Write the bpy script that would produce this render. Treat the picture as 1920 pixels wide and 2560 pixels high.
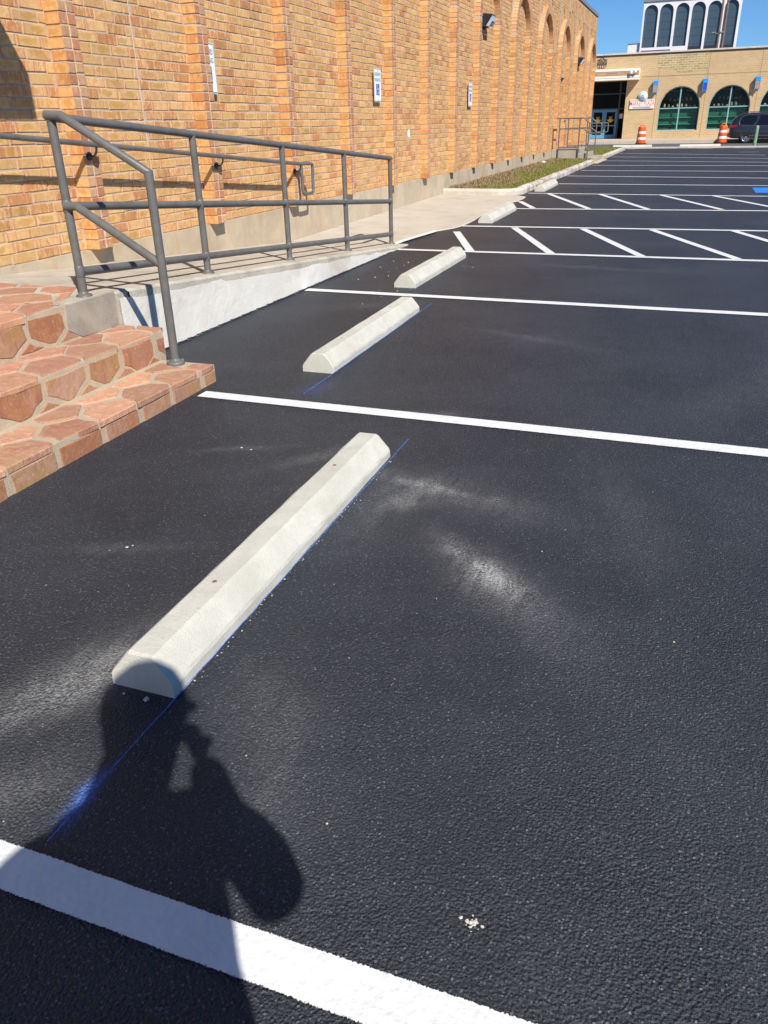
import bpy, math, random
from math import sin, cos, pi, radians, exp, sqrt, atan2, floor
from mathutils import Vector, Matrix
random.seed(7)
for _o in list(bpy.data.objects): bpy.data.objects.remove(_o)
S = bpy.context.scene
COL = S.collection

# ------------------------------------------------------------------ camera
CAMZ = 1.453
PIT, YAW, ROL = radians(26.301), radians(20.813), radians(-1.488)
def cam_axes():
    r = Vector((cos(YAW), sin(YAW), 0)); h = Vector((-sin(YAW), cos(YAW), 0))
    f = h*cos(PIT) + Vector((0, 0, -sin(PIT))); u = h*sin(PIT) + Vector((0, 0, cos(PIT)))
    return r*cos(ROL)+u*sin(ROL), -r*sin(ROL)+u*cos(ROL), f
CR, CU, CF = cam_axes()
cam = bpy.data.objects.new('camera', bpy.data.cameras.new('camera')); COL.objects.link(cam)
cam.matrix_world = Matrix(((CR.x, CU.x, -CF.x, 0), (CR.y, CU.y, -CF.y, 0), (CR.z, CU.z, -CF.z, CAMZ), (0, 0, 0, 1)))
cam.data.sensor_fit = 'VERTICAL'; cam.data.sensor_height = 36; cam.data.lens = 1950/2560*36
cam.data.clip_start = 0.02; cam.data.clip_end = 3000
S.camera = cam
S.render.resolution_x, S.render.resolution_y = 768, 1024
def proj(p):
    q = Vector(p)-Vector((0, 0, CAMZ)); c = q.dot(CF)
    if c < .05: return None
    return 960+1950*q.dot(CR)/c, 1280-1950*q.dot(CU)/c, c

# ------------------------------------------------------------------ light
SUN_AZ, SUN_EL = radians(43.5), radians(43)          # light travels towards (-sin az, cos az)
LDIR = Vector((-sin(SUN_AZ)*cos(SUN_EL), cos(SUN_AZ)*cos(SUN_EL), -sin(SUN_EL)))
W = bpy.data.worlds.new('World'); S.world = W; W.use_nodes = True
wn = W.node_tree.nodes; wl = W.node_tree.links
sky = wn.new('ShaderNodeTexSky'); sky.sky_type = 'NISHITA'; sky.sun_disc = False
sky.sun_elevation = SUN_EL; sky.sun_rotation = atan2(-LDIR.x, -LDIR.y)
sky.altitude = 1500; sky.air_density = 1.0; sky.dust_density = 0.0; sky.ozone_density = 5.0
bg = wn['Background']; bg.inputs[1].default_value = 0.07
tint = wn.new('ShaderNodeMix'); tint.data_type = 'RGBA'; tint.blend_type = 'MULTIPLY'; tint.inputs[0].default_value = 1; tint.inputs[7].default_value = (.60, .90, 1.20, 1)
wl.new(sky.outputs[0], tint.inputs[6]); wl.new(tint.outputs[2], bg.inputs[0])
sun = bpy.data.lights.new('sun', 'SUN'); sun.energy = 5.0; sun.angle = radians(0.53); sun.color = (1, .94, .85)
so = bpy.data.objects.new('sun', sun); COL.objects.link(so)
so.rotation_euler = LDIR.to_track_quat('-Z', 'Y').to_euler(); so.location = (20, -20, 30)
S.view_settings.view_transform = 'Standard'; S.view_settings.look = 'None'
S.view_settings.exposure = 0.35; S.view_settings.gamma = 1; S.view_settings.use_curve_mapping = False

# ------------------------------------------------------------------ helpers
class MB:
    def __init__(s): s.v = []; s.f = []; s.sm = []; s.uv = []; s.c = []
    def face(s, pts, sm=False, uv=None, c=(0, 0, 0)):
        n = len(s.v); s.v += [tuple(p) for p in pts]; s.f.append(tuple(range(n, n+len(pts)))); s.sm.append(sm); s.uv.append(uv); s.c.append(c)
    def mesh(s, verts, faces, sm=False, c=(0, 0, 0), uvs=None):
        n = len(s.v); s.v += [tuple(p) for p in verts]
        for i, f in enumerate(faces):
            s.f.append(tuple(n+k for k in f)); s.sm.append(sm); s.uv.append(uvs[i] if uvs else None); s.c.append(c)
    def box(s, x0, y0, z0, x1, y1, z1, c=(0, 0, 0), M=None):
        vs = [Vector((x, y, z)) for x in (x0, x1) for y in (y0, y1) for z in (z0, z1)]
        if M: vs = [M @ v for v in vs]
        s.mesh(vs, [(0, 1, 3, 2), (4, 6, 7, 5), (0, 4, 5, 1), (2, 3, 7, 6), (0, 2, 6, 4), (1, 5, 7, 3)], False, c)
    def bbox(s, x0, y0, z0, x1, y1, z1, b=.004, M=None, c=(0, 0, 0)):
        # box with chamfered vertical and top edges
        pts = [(x0+b, y0), (x1-b, y0), (x1, y0+b), (x1, y1-b), (x1-b, y1), (x0+b, y1), (x0, y1-b), (x0, y0+b)]
        ins = [(x0+2*b, y0+b), (x1-2*b, y0+b), (x1-b, y0+2*b), (x1-b, y1-2*b), (x1-2*b, y1-b), (x0+2*b, y1-b), (x0+b, y1-2*b), (x0+b, y0+2*b)]
        vs = [Vector((x, y, z0)) for x, y in pts]+[Vector((x, y, z1-b)) for x, y in pts]+[Vector((x, y, z1)) for x, y in ins]
        if M: vs = [M @ v for v in vs]
        fs = [(i, (i+1) % 8, 8+(i+1) % 8, 8+i) for i in range(8)]+[(8+i, 8+(i+1) % 8, 16+(i+1) % 8, 16+i) for i in range(8)]
        fs += [tuple(range(16, 24)), tuple(range(7, -1, -1))]
        s.mesh(vs, fs, False, c)
    def tube(s, pts, r, n=12, caps=True, c=(0, 0, 0)):
        P = [Vector(p) for p in pts]; R = r if isinstance(r, (list, tuple)) else [r]*len(P)
        d0 = (P[1]-P[0]).normalized(); up = Vector((0, 0, 1)) if abs(d0.z) < .9 else Vector((1, 0, 0))
        a = d0.cross(up).normalized(); rings = []
        for i, p in enumerate(P):
            if i == 0: t = d0; sc = 1
            elif i == len(P)-1: t = (P[i]-P[i-1]).normalized(); sc = 1
            else:
                t1 = (P[i]-P[i-1]).normalized(); t2 = (P[i+1]-P[i]).normalized(); t = (t1+t2).normalized(); sc = 1
            a = (a-t*a.dot(t)).normalized(); b = t.cross(a)
            rings.append([p+(a*cos(2*pi*k/n)+b*sin(2*pi*k/n))*R[i] for k in range(n)])
        vs = [q for g in rings for q in g]
        s.mesh(vs, [(i*n+k, i*n+(k+1) % n, (i+1)*n+(k+1) % n, (i+1)*n+k) for i in range(len(P)-1) for k in range(n)], True, c)
        if caps:
            s.face(rings[0][::-1], c=c); s.face(rings[-1], c=c)
    def lathe(s, prof, n=24, cen=(0, 0, 0), c=(0, 0, 0), M=None, sm=True):
        vs = [Vector((cen[0]+r*cos(2*pi*k/n), cen[1]+r*sin(2*pi*k/n), cen[2]+z)) for r, z in prof for k in range(n)]
        if M: vs = [M @ v for v in vs]
        s.mesh(vs, [(i*n+k, i*n+(k+1) % n, (i+1)*n+(k+1) % n, (i+1)*n+k) for i in range(len(prof)-1) for k in range(n)], sm, c)
    def prism(s, poly, fn, d0, d1, ch=0., c=(0, 0, 0)):
        # poly of (a,b); fn(a,b,d)->xyz ; back at d0, front at d1, chamfer ch at the front
        n = len(poly); ca = sum(p[0] for p in poly)/n; cb = sum(p[1] for p in poly)/n
        area = sum(poly[i][0]*poly[(i+1) % n][1]-poly[(i+1) % n][0]*poly[i][1] for i in range(n))
        A = [fn(a, b, d0) for a, b in poly]; sg = 1 if d1 > d0 else -1
        B = [fn(a, b, d1-sg*ch) for a, b in poly]
        vs = A+B; fs = [(i, (i+1) % n, n+(i+1) % n, n+i) for i in range(n)]
        if ch > 0:
            I = []
            for a, b in poly:
                l = max(1e-6, math.hypot(ca-a, cb-b)); k = min(.4, ch*1.3/l); I.append(fn(a+(ca-a)*k, b+(cb-b)*k, d1))
            vs += I; fs += [(n+i, n+(i+1) % n, 2*n+(i+1) % n, 2*n+i) for i in range(n)]; fs.append(tuple(range(2*n, 3*n)))
        else: fs.append(tuple(range(n, 2*n)))
        fs.append(tuple(range(n-1, -1, -1)))
        s.mesh(vs, fs, False, c)
    def data(s, name):
        me = bpy.data.meshes.new(name); me.from_pydata(s.v, [], s.f)
        me.polygons.foreach_set('use_smooth', s.sm)
        if any(u is not None for u in s.uv):
            ul = me.uv_layers.new(name='UVMap'); k = 0; out = []
            for f, u in zip(s.f, s.uv):
                for i in range(len(f)): out += list(u[i]) if u else [0, 0]
            ul.data.foreach_set('uv', out)
        if any(c != (0, 0, 0) for c in s.c):
            at = me.attributes.new('rnd', 'FLOAT_COLOR', 'CORNER'); out = []
            for f, c in zip(s.f, s.c): out += [c[0], c[1], c[2], 1]*len(f)
            at.data.foreach_set('color', out)
        me.validate(clean_customdata=False); me.update()
        return me
    def build(s, name, m, parent=None, fix=True):
        me = s.data(name)
        if fix:
            import bmesh
            b = bmesh.new(); b.from_mesh(me); bmesh.ops.recalc_face_normals(b, faces=b.faces); b.to_mesh(me); b.free()
        return link(name, me, m, parent)
def link(name, me, m, parent=None):
    o = bpy.data.objects.new(name, me); COL.objects.link(o)
    if m: me.materials.clear(); me.materials.append(m)
    if parent: o.parent = parent
    return o
def empty(name, loc=(0, 0, 0), rz=0):
    o = bpy.data.objects.new(name, None); COL.objects.link(o); o.location = loc; o.rotation_euler = (0, 0, rz); o.empty_display_size = .2
    return o
def tag(o, label, cat, group=None):
    o['label'] = label; o['category'] = cat
    if group: o['group'] = group
    return o
def struct(o): o['kind'] = 'structure'; return o
def stuff(o): o['kind'] = 'stuff'; return o
def kids(o): return [c for c in bpy.data.objects if c.parent == o]
def copy_tree(o, parent=None):
    ch = kids(o)
    c = o.copy(); COL.objects.link(c); c.parent = parent
    for k in ch: copy_tree(k, c)
    return c
def text_mb(body, size, fn, mb=None, c=(0, 0, 0), xscale=1.0, thick=.0):
    cu = bpy.data.curves.new('t', 'FONT'); cu.body = body; cu.size = size; cu.align_x = 'CENTER'; cu.align_y = 'CENTER'; cu.resolution_u = 2; cu.offset = thick
    o = bpy.data.objects.new('t', cu); COL.objects.link(o); dg = bpy.context.evaluated_depsgraph_get(); dg.update()
    me = bpy.data.meshes.new_from_object(o.evaluated_get(dg)); mb = mb or MB()
    mb.mesh([fn(v.co.x*xscale, v.co.y) for v in me.vertices], [tuple(p.vertices) for p in me.polygons], False, c)
    bpy.data.objects.remove(o); bpy.data.curves.remove(cu); bpy.data.meshes.remove(me)
    return mb
def gz(x, y):
    x = max(-30, min(30, x))
    return (.2*(1-exp(-y/15)) if y > 0 else .01333*max(y, -30))-.004*x

# ------------------------------------------------------------------ materials
class NT:
    def __init__(s, name):
        s.m = bpy.data.materials.new(name); s.m.use_nodes = True; s.t = s.m.node_tree; s.b = s.t.nodes['Principled BSDF']; s.out = s.t.nodes['Material Output']
    def n(s, ty, **kw):
        o = s.t.nodes.new(ty)
        for k, v in kw.items(): setattr(o, k, v)
        return o
    def l(s, a, b): s.t.links.new(a, b)
    def set(s, sock, val):
        if hasattr(val, 'links') or isinstance(val, bpy.types.NodeSocket): s.l(val, sock)
        else: sock.default_value = val
    def math(s, op, a, b=None, c=None, clamp=False):
        o = s.n('ShaderNodeMath', operation=op, use_clamp=clamp); s.set(o.inputs[0], a)
        if b is not None: s.set(o.inputs[1], b)
        if c is not None: s.set(o.inputs[2], c)
        return o.outputs[0]
    def vmath(s, op, a, b=None, sc=None):
        o = s.n('ShaderNodeVectorMath', operation=op); s.set(o.inputs[0], a)
        if b is not None: s.set(o.inputs[1], b)
        if sc is not None: o.inputs['Scale'].default_value = sc
        return o.outputs[0] if op not in ('LENGTH', 'DISTANCE', 'DOT_PRODUCT') else o.outputs['Value']
    def mix(s, f, a, b, ty='MIX'):
        o = s.n('ShaderNodeMix', data_type='RGBA', blend_type=ty); s.set(o.inputs[0], f)
        for i, x in ((6, a), (7, b)):
            s.set(o.inputs[i], x if not isinstance(x, tuple) else (*x, 1)[:4])
        return o.outputs[2]
    def noise(s, vec, scale, detail=3, rough=.55, dist=0):
        o = s.n('ShaderNodeTexNoise'); s.l(vec, o.inputs['Vector']) if vec is not None else None
        o.inputs['Scale'].default_value = scale; o.inputs['Detail'].default_value = detail; o.inputs['Roughness'].default_value = rough; o.inputs['Distortion'].default_value = dist
        return o.outputs['Fac']
    def voro(s, vec, scale, feat='F1', out='Distance'):
        o = s.n('ShaderNodeTexVoronoi', feature=feat); s.l(vec, o.inputs['Vector']); o.inputs['Scale'].default_value = scale
        return o.outputs[out]
    def ramp(s, f, a, b, clamp=True):
        o = s.n('ShaderNodeMapRange'); o.clamp = clamp; s.set(o.inputs[0], f); o.inputs[1].default_value = a; o.inputs[2].default_value = b
        o.interpolation_type = 'SMOOTHSTEP'
        return o.outputs[0]
    def pos(s): return s.n('ShaderNodeNewGeometry').outputs['Position']
    def obj(s): return s.n('ShaderNodeTexCoord').outputs['Object']
    def uv(s): return s.n('ShaderNodeTexCoord').outputs['UV']
    def attr(s, name):
        o = s.n('ShaderNodeAttribute'); o.attribute_name = name; return o.outputs['Color']
    def sep(s, v):
        o = s.n('ShaderNodeSeparateXYZ'); s.l(v, o.inputs[0]); return o.outputs
    def comb(s, x, y, z):
        o = s.n('ShaderNodeCombineXYZ')
        for i, q in enumerate((x, y, z)): s.set(o.inputs[i], q)
        return o.outputs[0]
    def bump(s, h, strength=.5, dist=.01, normal=None):
        o = s.n('ShaderNodeBump'); s.l(h, o.inputs['Height']); o.inputs['Strength'].default_value = strength; o.inputs['Distance'].default_value = dist
        if normal: s.l(normal, o.inputs['Normal'])
        return o.outputs[0]
    def fin(s, col=None, rough=None, nrm=None, metal=None, spec=None):
        if col is not None: s.set(s.b.inputs['Base Color'], col if not isinstance(col, tuple) else (*col, 1)[:4])
        if rough is not None: s.set(s.b.inputs['Roughness'], rough)
        if nrm is not None: s.l(nrm, s.b.inputs['Normal'])
        if metal is not None: s.b.inputs['Metallic'].default_value = metal
        if spec is not None: s.b.inputs['Specular IOR Level'].default_value = spec
        return s.m
def simple(name, col, rough=.6, metal=0., var=.12, scale=8, bump=0., bs=60, spec=.5):
    t = NT(name); p = t.pos(); n = t.noise(p, scale, 4, .6)
    c = t.mix(t.ramp(n, .25, .75), tuple(x*(1-var) for x in col), tuple(min(1, x*(1+var)) for x in col))
    nr = t.bump(t.noise(p, bs, 3), bump, .004) if bump else None
    return t.fin(c, rough, nr, metal, spec)

def m_asphalt():
    t = NT('asphalt'); p = t.pos(); xy = t.sep(p)
    flat = t.comb(xy[0], xy[1], 0)
    big = t.noise(flat, .9, 4, .6); mid = t.noise(flat, 7, 4, .6); fine = t.noise(flat, 260, 3, .6)
    col = t.mix(t.ramp(big, .3, .7), (.028, .0325, .041), (.040, .046, .057))
    col = t.mix(t.math('MULTIPLY', t.ramp(mid, .45, .8), .5), col, (.050, .053, .062))
    arcs = t.noise(t.vmath('MULTIPLY', t.vmath('ADD', flat, t.vmath('SCALE', t.comb(0, t.math('POWER', t.math('ABSOLUTE', xy[0]), 1.6), 0), sc=.25)), (.9, 9., 1.)), 1., 4, .6, .4); col = t.mix(t.math('MULTIPLY', t.ramp(arcs, .35, .7), .35), col, (.026, .029, .036))
    glint_tops = t.ramp(t.noise(flat, 120, 4, .7), .55, .68); col = t.mix(t.math('MULTIPLY', glint_tops, t.math('MULTIPLY_ADD', t.ramp(big, .35, .65), .6, .3)), col, (.15, .165, .19))  # worn aggregate grain, lightened so that sun glints sit in the colour
    vc = t.n('ShaderNodeTexVoronoi'); t.l(flat, vc.inputs['Vector']); vc.inputs['Scale'].default_value = 135; vc.inputs['Randomness'].default_value = 1
    pc_ = t.sep(vc.outputs['Color']); glint_chip = t.math('MULTIPLY', t.ramp(vc.outputs['Distance'], .48, .30), t.ramp(pc_[0], .80, .88))
    col = t.mix(t.math('MULTIPLY', glint_chip, t.math('MULTIPLY_ADD', pc_[1], .55, .2)), col, (.19, .205, .23))  # lighter grain cells: small highlights painted into the base colour
    pore = t.math('MULTIPLY', t.ramp(vc.outputs['Distance'], .45, .2), t.math('LESS_THAN', pc_[2], .10)); col = t.mix(t.math('MULTIPLY', pore, .7), col, (.008, .009, .011))
    # reflected window light painted in as pale patches, along with dusty concrete smears: (x, y, rx, ry, angle deg, strength)
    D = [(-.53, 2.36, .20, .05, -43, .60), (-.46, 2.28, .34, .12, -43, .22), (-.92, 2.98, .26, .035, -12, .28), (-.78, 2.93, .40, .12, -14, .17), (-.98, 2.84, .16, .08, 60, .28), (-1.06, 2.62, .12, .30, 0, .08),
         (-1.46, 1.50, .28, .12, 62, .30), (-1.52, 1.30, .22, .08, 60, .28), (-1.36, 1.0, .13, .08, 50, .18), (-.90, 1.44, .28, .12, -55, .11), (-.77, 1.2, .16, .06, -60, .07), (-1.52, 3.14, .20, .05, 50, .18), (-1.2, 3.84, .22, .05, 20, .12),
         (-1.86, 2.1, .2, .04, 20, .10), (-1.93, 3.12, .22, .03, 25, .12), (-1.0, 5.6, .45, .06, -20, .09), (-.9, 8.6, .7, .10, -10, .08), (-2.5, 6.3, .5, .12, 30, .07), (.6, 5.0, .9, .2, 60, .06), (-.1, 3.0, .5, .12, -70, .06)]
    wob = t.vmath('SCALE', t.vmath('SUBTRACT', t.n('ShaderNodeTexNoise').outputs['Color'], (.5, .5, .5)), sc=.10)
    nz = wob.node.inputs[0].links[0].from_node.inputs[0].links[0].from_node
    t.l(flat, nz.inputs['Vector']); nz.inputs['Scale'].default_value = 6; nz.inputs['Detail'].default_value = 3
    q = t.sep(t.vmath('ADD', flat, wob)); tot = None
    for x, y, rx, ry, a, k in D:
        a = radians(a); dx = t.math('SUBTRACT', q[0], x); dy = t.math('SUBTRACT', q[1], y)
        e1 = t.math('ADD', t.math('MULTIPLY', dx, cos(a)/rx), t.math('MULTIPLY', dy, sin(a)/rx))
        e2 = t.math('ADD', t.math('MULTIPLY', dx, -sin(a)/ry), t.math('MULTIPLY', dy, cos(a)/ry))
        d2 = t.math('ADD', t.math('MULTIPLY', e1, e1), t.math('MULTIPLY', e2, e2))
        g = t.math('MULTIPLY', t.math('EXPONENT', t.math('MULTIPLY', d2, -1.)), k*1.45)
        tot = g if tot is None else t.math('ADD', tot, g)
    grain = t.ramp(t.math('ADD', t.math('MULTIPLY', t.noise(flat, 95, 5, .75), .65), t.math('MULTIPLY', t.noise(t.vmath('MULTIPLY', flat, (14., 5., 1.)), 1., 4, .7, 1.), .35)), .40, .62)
    dust_glare = t.math('MULTIPLY', tot, t.math('MULTIPLY_ADD', grain, .95, .12), clamp=True)
    col = t.mix(dust_glare, col, (.40, .40, .39))
    # blue chalk blown off the snapped line
    dx = t.math('SUBTRACT', q[0], -1.188); dy = t.math('SUBTRACT', q[1], 1.04)
    g = t.math('EXPONENT', t.math('MULTIPLY', t.math('ADD', t.math('POWER', t.math('MULTIPLY', dx, 1/.022), 2), t.math('POWER', t.math('MULTIPLY', dy, 1/.075), 2)), -1))
    dx2 = t.math('SUBTRACT', q[0], -1.96); dy2 = t.math('SUBTRACT', q[1], 4.1)
    g2 = t.math('EXPONENT', t.math('MULTIPLY', t.math('ADD', t.math('POWER', t.math('MULTIPLY', dx2, 1/.09), 2), t.math('POWER', t.math('MULTIPLY', dy2, 1/.16), 2)), -1))
    bl = t.math('MULTIPLY', t.math('ADD', t.math('MULTIPLY', g, .95), t.math('MULTIPLY', g2, .12)), t.math('MULTIPLY_ADD', grain, .8, .2), clamp=True)
    col = t.mix(bl, col, (.12, .27, .85))
    # pale grit flecks, with glint put into their colour
    v = t.n('ShaderNodeTexVoronoi'); t.l(flat, v.inputs['Vector']); v.inputs['Scale'].default_value = 24
    pick = t.sep(v.outputs['Color'])
    spot = t.math('MULTIPLY', t.math('LESS_THAN', v.outputs['Distance'], t.math('MULTIPLY', pick[1], .06)), t.math('GREATER_THAN', pick[0], .93))
    col = t.mix(t.math('MULTIPLY', spot, .7), col, (.55, .53, .48))
    h1 = t.noise(flat, 180, 2, .5); h2 = t.noise(flat, 420, 2, .5); v2 = t.voro(flat, 165, 'SMOOTH_F1')
    bigw = t.ramp(t.noise(flat, 1.3, 3), .3, .75)
    h = t.math('ADD', t.math('MULTIPLY', h1, .7), t.math('ADD', t.math('MULTIPLY', h2, .45), t.math('MULTIPLY', t.math('MULTIPLY', v2, -1.5), t.math('MULTIPLY_ADD', bigw, .7, .5))))
    nr = t.bump(t.math('ADD', h, t.math('MULTIPLY', glint_chip, .35)), .72, .0085)
    rg = t.math('MULTIPLY_ADD', glint_tops, -.14, .47)
    rg = t.math('ADD', rg, t.math('MULTIPLY', dust_glare, .4))
    return t.fin(col, rg, nr, spec=.22)
def m_paint():
    t = NT('white_line_paint'); p = t.pos(); xy = t.sep(p); flat = t.comb(xy[0], xy[1], 0)
    n = t.noise(flat, 9, 4, .6); c = t.mix(t.ramp(n, .3, .8), (.74, .76, .76), (.64, .66, .66))
    h = t.math('ADD', t.noise(flat, 70, 2), t.math('MULTIPLY', t.voro(flat, 62, 'SMOOTH_F1'), -.9))
    nr = t.bump(h, .3, .007)
    u = t.sep(t.uv()); e = t.math('MULTIPLY', t.math('ABSOLUTE', t.math('SUBTRACT', u[1], .5)), 2.)
    g = t.math('ADD', t.math('MULTIPLY', t.noise(flat, 190, 3, .65), .30), t.math('MULTIPLY', t.noise(flat, 16, 2), .10))
    al = t.math('LESS_THAN', e, t.math('ADD', .70, t.math('MULTIPLY', g, .75)))
    t.fin(c, .5, nr); t.l(al, t.b.inputs['Alpha']); return t.m
def m_brick(name='brick', field=(.60, .352, .138), pale=(.69, .455, .215), red=(.43, .14, .06), ochre=(.49, .275, .065), olive=(.36, .225, .08), rb=.70):
    t = NT(name); p = t.pos(); rr = t.sep(t.attr('rnd')); off = t.vmath('SCALE', t.attr('rnd'), sc=40.)
    q = t.vmath('ADD', p, off)
    m1 = t.noise(q, 20, 5, .7, .8); qs = t.vmath('MULTIPLY', q, (34., 34., 9.)); st = t.noise(qs, 1., 4, .65, .8); fine = t.noise(q, 130, 3, .6)
    col = t.mix(t.ramp(m1, .32, .68), t.mix(rr[0], field, tuple(a*c for a, c in zip(field, (.97, .84, .95)))), pale)
    col = t.mix(t.math('MULTIPLY', t.ramp(fine, .5, .75), .35), col, (.30, .17, .08))
    # fired-red streaks, more on some bricks than others
    th = t.math('SUBTRACT', rb, t.math('MULTIPLY', t.math('POWER', rr[0], 2.2), .30))
    redm = t.ramp(t.math('SUBTRACT', st, th), -.03, .05)
    u = t.sep(t.uv()); ends = t.ramp(t.math('ABSOLUTE', u[0]), .36, .5)
    redm = t.math('MAXIMUM', redm, t.math('MULTIPLY', ends, t.ramp(t.math('ADD', st, t.math('MULTIPLY', rr[2], .25)), .56, .68)))
    col = t.mix(t.math('MULTIPLY', redm, .62), col, red)
    # ochre kiln blot in the middle of the face
    w = t.math('MULTIPLY', t.math('SUBTRACT', t.math('ADD', t.math('MULTIPLY', m1, .5), t.math('MULTIPLY', st, .5)), .5), 2.2)
    e1 = t.math('MULTIPLY', t.math('ADD', u[0], t.math('MULTIPLY', t.math('SUBTRACT', rr[2], .5), .35)), t.math('MULTIPLY_ADD', rr[0], 2., 2.3)); e2 = t.math('MULTIPLY', u[1], 2.5)
    d = t.math('ADD', t.math('SQRT', t.math('ADD', t.math('MULTIPLY', e1, e1), t.math('MULTIPLY', e2, e2))), w)
    blot = t.math('MULTIPLY', t.ramp(d, 1.05, .70), t.ramp(rr[1], .52, .72))
    col = t.mix(t.math('MULTIPLY', blot, .55), col, t.mix(t.ramp(rr[2], .55, .95), ochre, olive))
    hv = t.n('ShaderNodeHueSaturation'); t.l(col, hv.inputs['Color']); t.set(hv.inputs['Value'], t.math('MULTIPLY_ADD', rr[2], .28, .86))
    nr = t.bump(t.math('ADD', m1, t.math('MULTIPLY', fine, .35)), .35, .006)
    return t.fin(hv.outputs[0], .85, nr, spec=.25)
def m_concrete(name, a, b, stain=None, scale=3., bs=90, bump=.25, streak=False, rough=.85, speck=1.):
    t = NT(name); p = t.pos(); n = t.noise(p, scale, 6, .65, .3); f = t.noise(p, 55, 3, .6)
    c = t.mix(t.ramp(n, .3, .7), a, b); c = t.mix(t.math('MULTIPLY', t.ramp(f, .45, .75), .35*speck), c, tuple(x*.72 for x in a))
    if stain:
        sv = t.vmath('MULTIPLY', p, (6., 6., 1.2)) if streak else p
        s = t.noise(sv, 1. if streak else 1.7, 4, .7, .5); c = t.mix(t.math('MULTIPLY', t.ramp(s, .5, .72), .65), c, stain)
    pit = t.ramp(t.voro(p, 70), .06, .0); c = t.mix(t.math('MULTIPLY', pit, .6*speck), c, tuple(x*.45 for x in a))
    nr = t.bump(t.math('ADD', t.noise(p, bs, 4, .65), t.math('MULTIPLY', n, .6)), bump, .01)
    return t.fin(c, rough, nr, spec=.3)
def m_stone():
    t = NT('flagstone'); p = t.pos(); rr = t.sep(t.attr('rnd')); q = t.vmath('ADD', p, t.vmath('SCALE', t.attr('rnd'), sc=17.))
    n = t.noise(q, 5, 5, .6, 1.2); f = t.noise(q, 40, 4, .65); v = t.noise(t.vmath('MULTIPLY', q, (9., 9., 2.)), 2.5, 4, .7, .8)
    c1 = t.mix(rr[0], (.49, .235, .16), (.49, .295, .16)); c2 = t.mix(rr[1], (.43, .185, .12), (.47, .255, .175))
    c = t.mix(t.ramp(n, .35, .65), c1, c2)
    c = t.mix(t.math('MULTIPLY', t.ramp(v, .50, .66), .6), c, (.60, .40, .28)); lay = t.noise(t.vmath('MULTIPLY', q, (3., 11., 3.)), 3., 5, .75, 2.5); c = t.mix(t.math('MULTIPLY', t.ramp(lay, .54, .66), .24), c, (.33, .13, .085))
    c = t.mix(t.math('MULTIPLY', t.ramp(f, .55, .78), .4), c, (.28, .12, .07))
    hv = t.n('ShaderNodeHueSaturation'); t.l(c, hv.inputs['Color']); t.set(hv.inputs['Value'], t.math('MULTIPLY_ADD', rr[2], .5, .85))
    return t.fin(hv.outputs[0], .8, t.bump(t.math('ADD', t.math('ADD', n, t.math('MULTIPLY', lay, .8)), t.math('MULTIPLY', f, .5)), .7, .012), spec=.3)
def m_riserstone():
    t = NT('riser_stone'); p = t.pos(); rr = t.sep(t.attr('rnd')); q = t.vmath('ADD', p, t.vmath('SCALE', t.attr('rnd'), sc=17.))
    n = t.noise(q, 8, 5, .65, 1.0); v = t.noise(t.vmath('MULTIPLY', q, (10., 16., 3.)), 2., 4, .7, .8); f = t.noise(q, 60, 3)
    a = t.mix(rr[0], (.41, .165, .085), (.38, .22, .09)); b = t.mix(rr[1], (.33, .13, .075), (.43, .255, .185))
    c = t.mix(t.ramp(n, .35, .65), a, b); c = t.mix(t.math('MULTIPLY', t.ramp(v, .5, .72), .55), c, (.22, .12, .05))
    c = t.mix(t.math('MULTIPLY', t.ramp(f, .60, .72), .6), c, (.58, .43, .31)); c = t.mix(t.math('MULTIPLY', t.ramp(t.noise(q, 3, 4, .7, 1.5), .52, .68), .5), c, (.47, .30, .22))
    return t.fin(c, .8, t.bump(t.math('ADD', n, t.math('MULTIPLY', f, .3)), .5, .012), spec=.3)
def m_farbrick(name, a, b, mortar, sc=1.0):
    t = NT(name); p = t.sep(t.pos()); v = t.comb(t.math('ADD', p[0], t.math('MULTIPLY', p[1], 1.0)), p[2], 0)
    br = t.n('ShaderNodeTexBrick'); t.l(v, br.inputs['Vector']); br.inputs['Scale'].default_value = 1
    br.inputs['Brick Width'].default_value = .22*sc; br.inputs['Row Height'].default_value = .075*sc; br.inputs['Mortar Size'].default_value = .008*sc; br.inputs['Mortar Smooth'].default_value = .2
    br.inputs['Color1'].default_value = (*a, 1); br.inputs['Color2'].default_value = (*b, 1); br.inputs['Mortar'].default_value = (*mortar, 1)
    n = t.noise(t.pos(), 1.2, 4, .6); c = t.mix(t.math('MULTIPLY', t.ramp(n, .35, .7), .3), br.outputs['Color'], tuple(x*.7 for x in a))
    return t.fin(c, .9, t.bump(br.outputs['Fac'], -.4, .01), spec=.2)
def m_glass(name, col=(.02, .025, .03), rough=.05, alpha=1.):
    t = NT(name); t.fin(col, rough, None, 0, .6)
    if alpha < 1: t.b.inputs['Alpha'].default_value = alpha
    return t.m
def m_grass():
    t = NT('grass'); a = t.attr('rnd'); t.fin(a, .7, None, None, .2)
    t.b.inputs['Subsurface Weight'].default_value = 0; return t.m
def m_wornkerb():
    t = NT('worn_kerb_paint'); p = t.pos(); n = t.noise(p, 3.5, 5, .7, .6); f = t.noise(p, 40, 3)
    c = t.mix(t.ramp(n, .44, .56), (.62, .57, .50), (.36, .31, .26)); c = t.mix(t.math('MULTIPLY', t.ramp(t.noise(p, 1.3, 3), .6, .75), .5), c, (.20, .15, .11))
    return t.fin(c, .8, t.bump(f, .3, .01), spec=.3)

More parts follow.
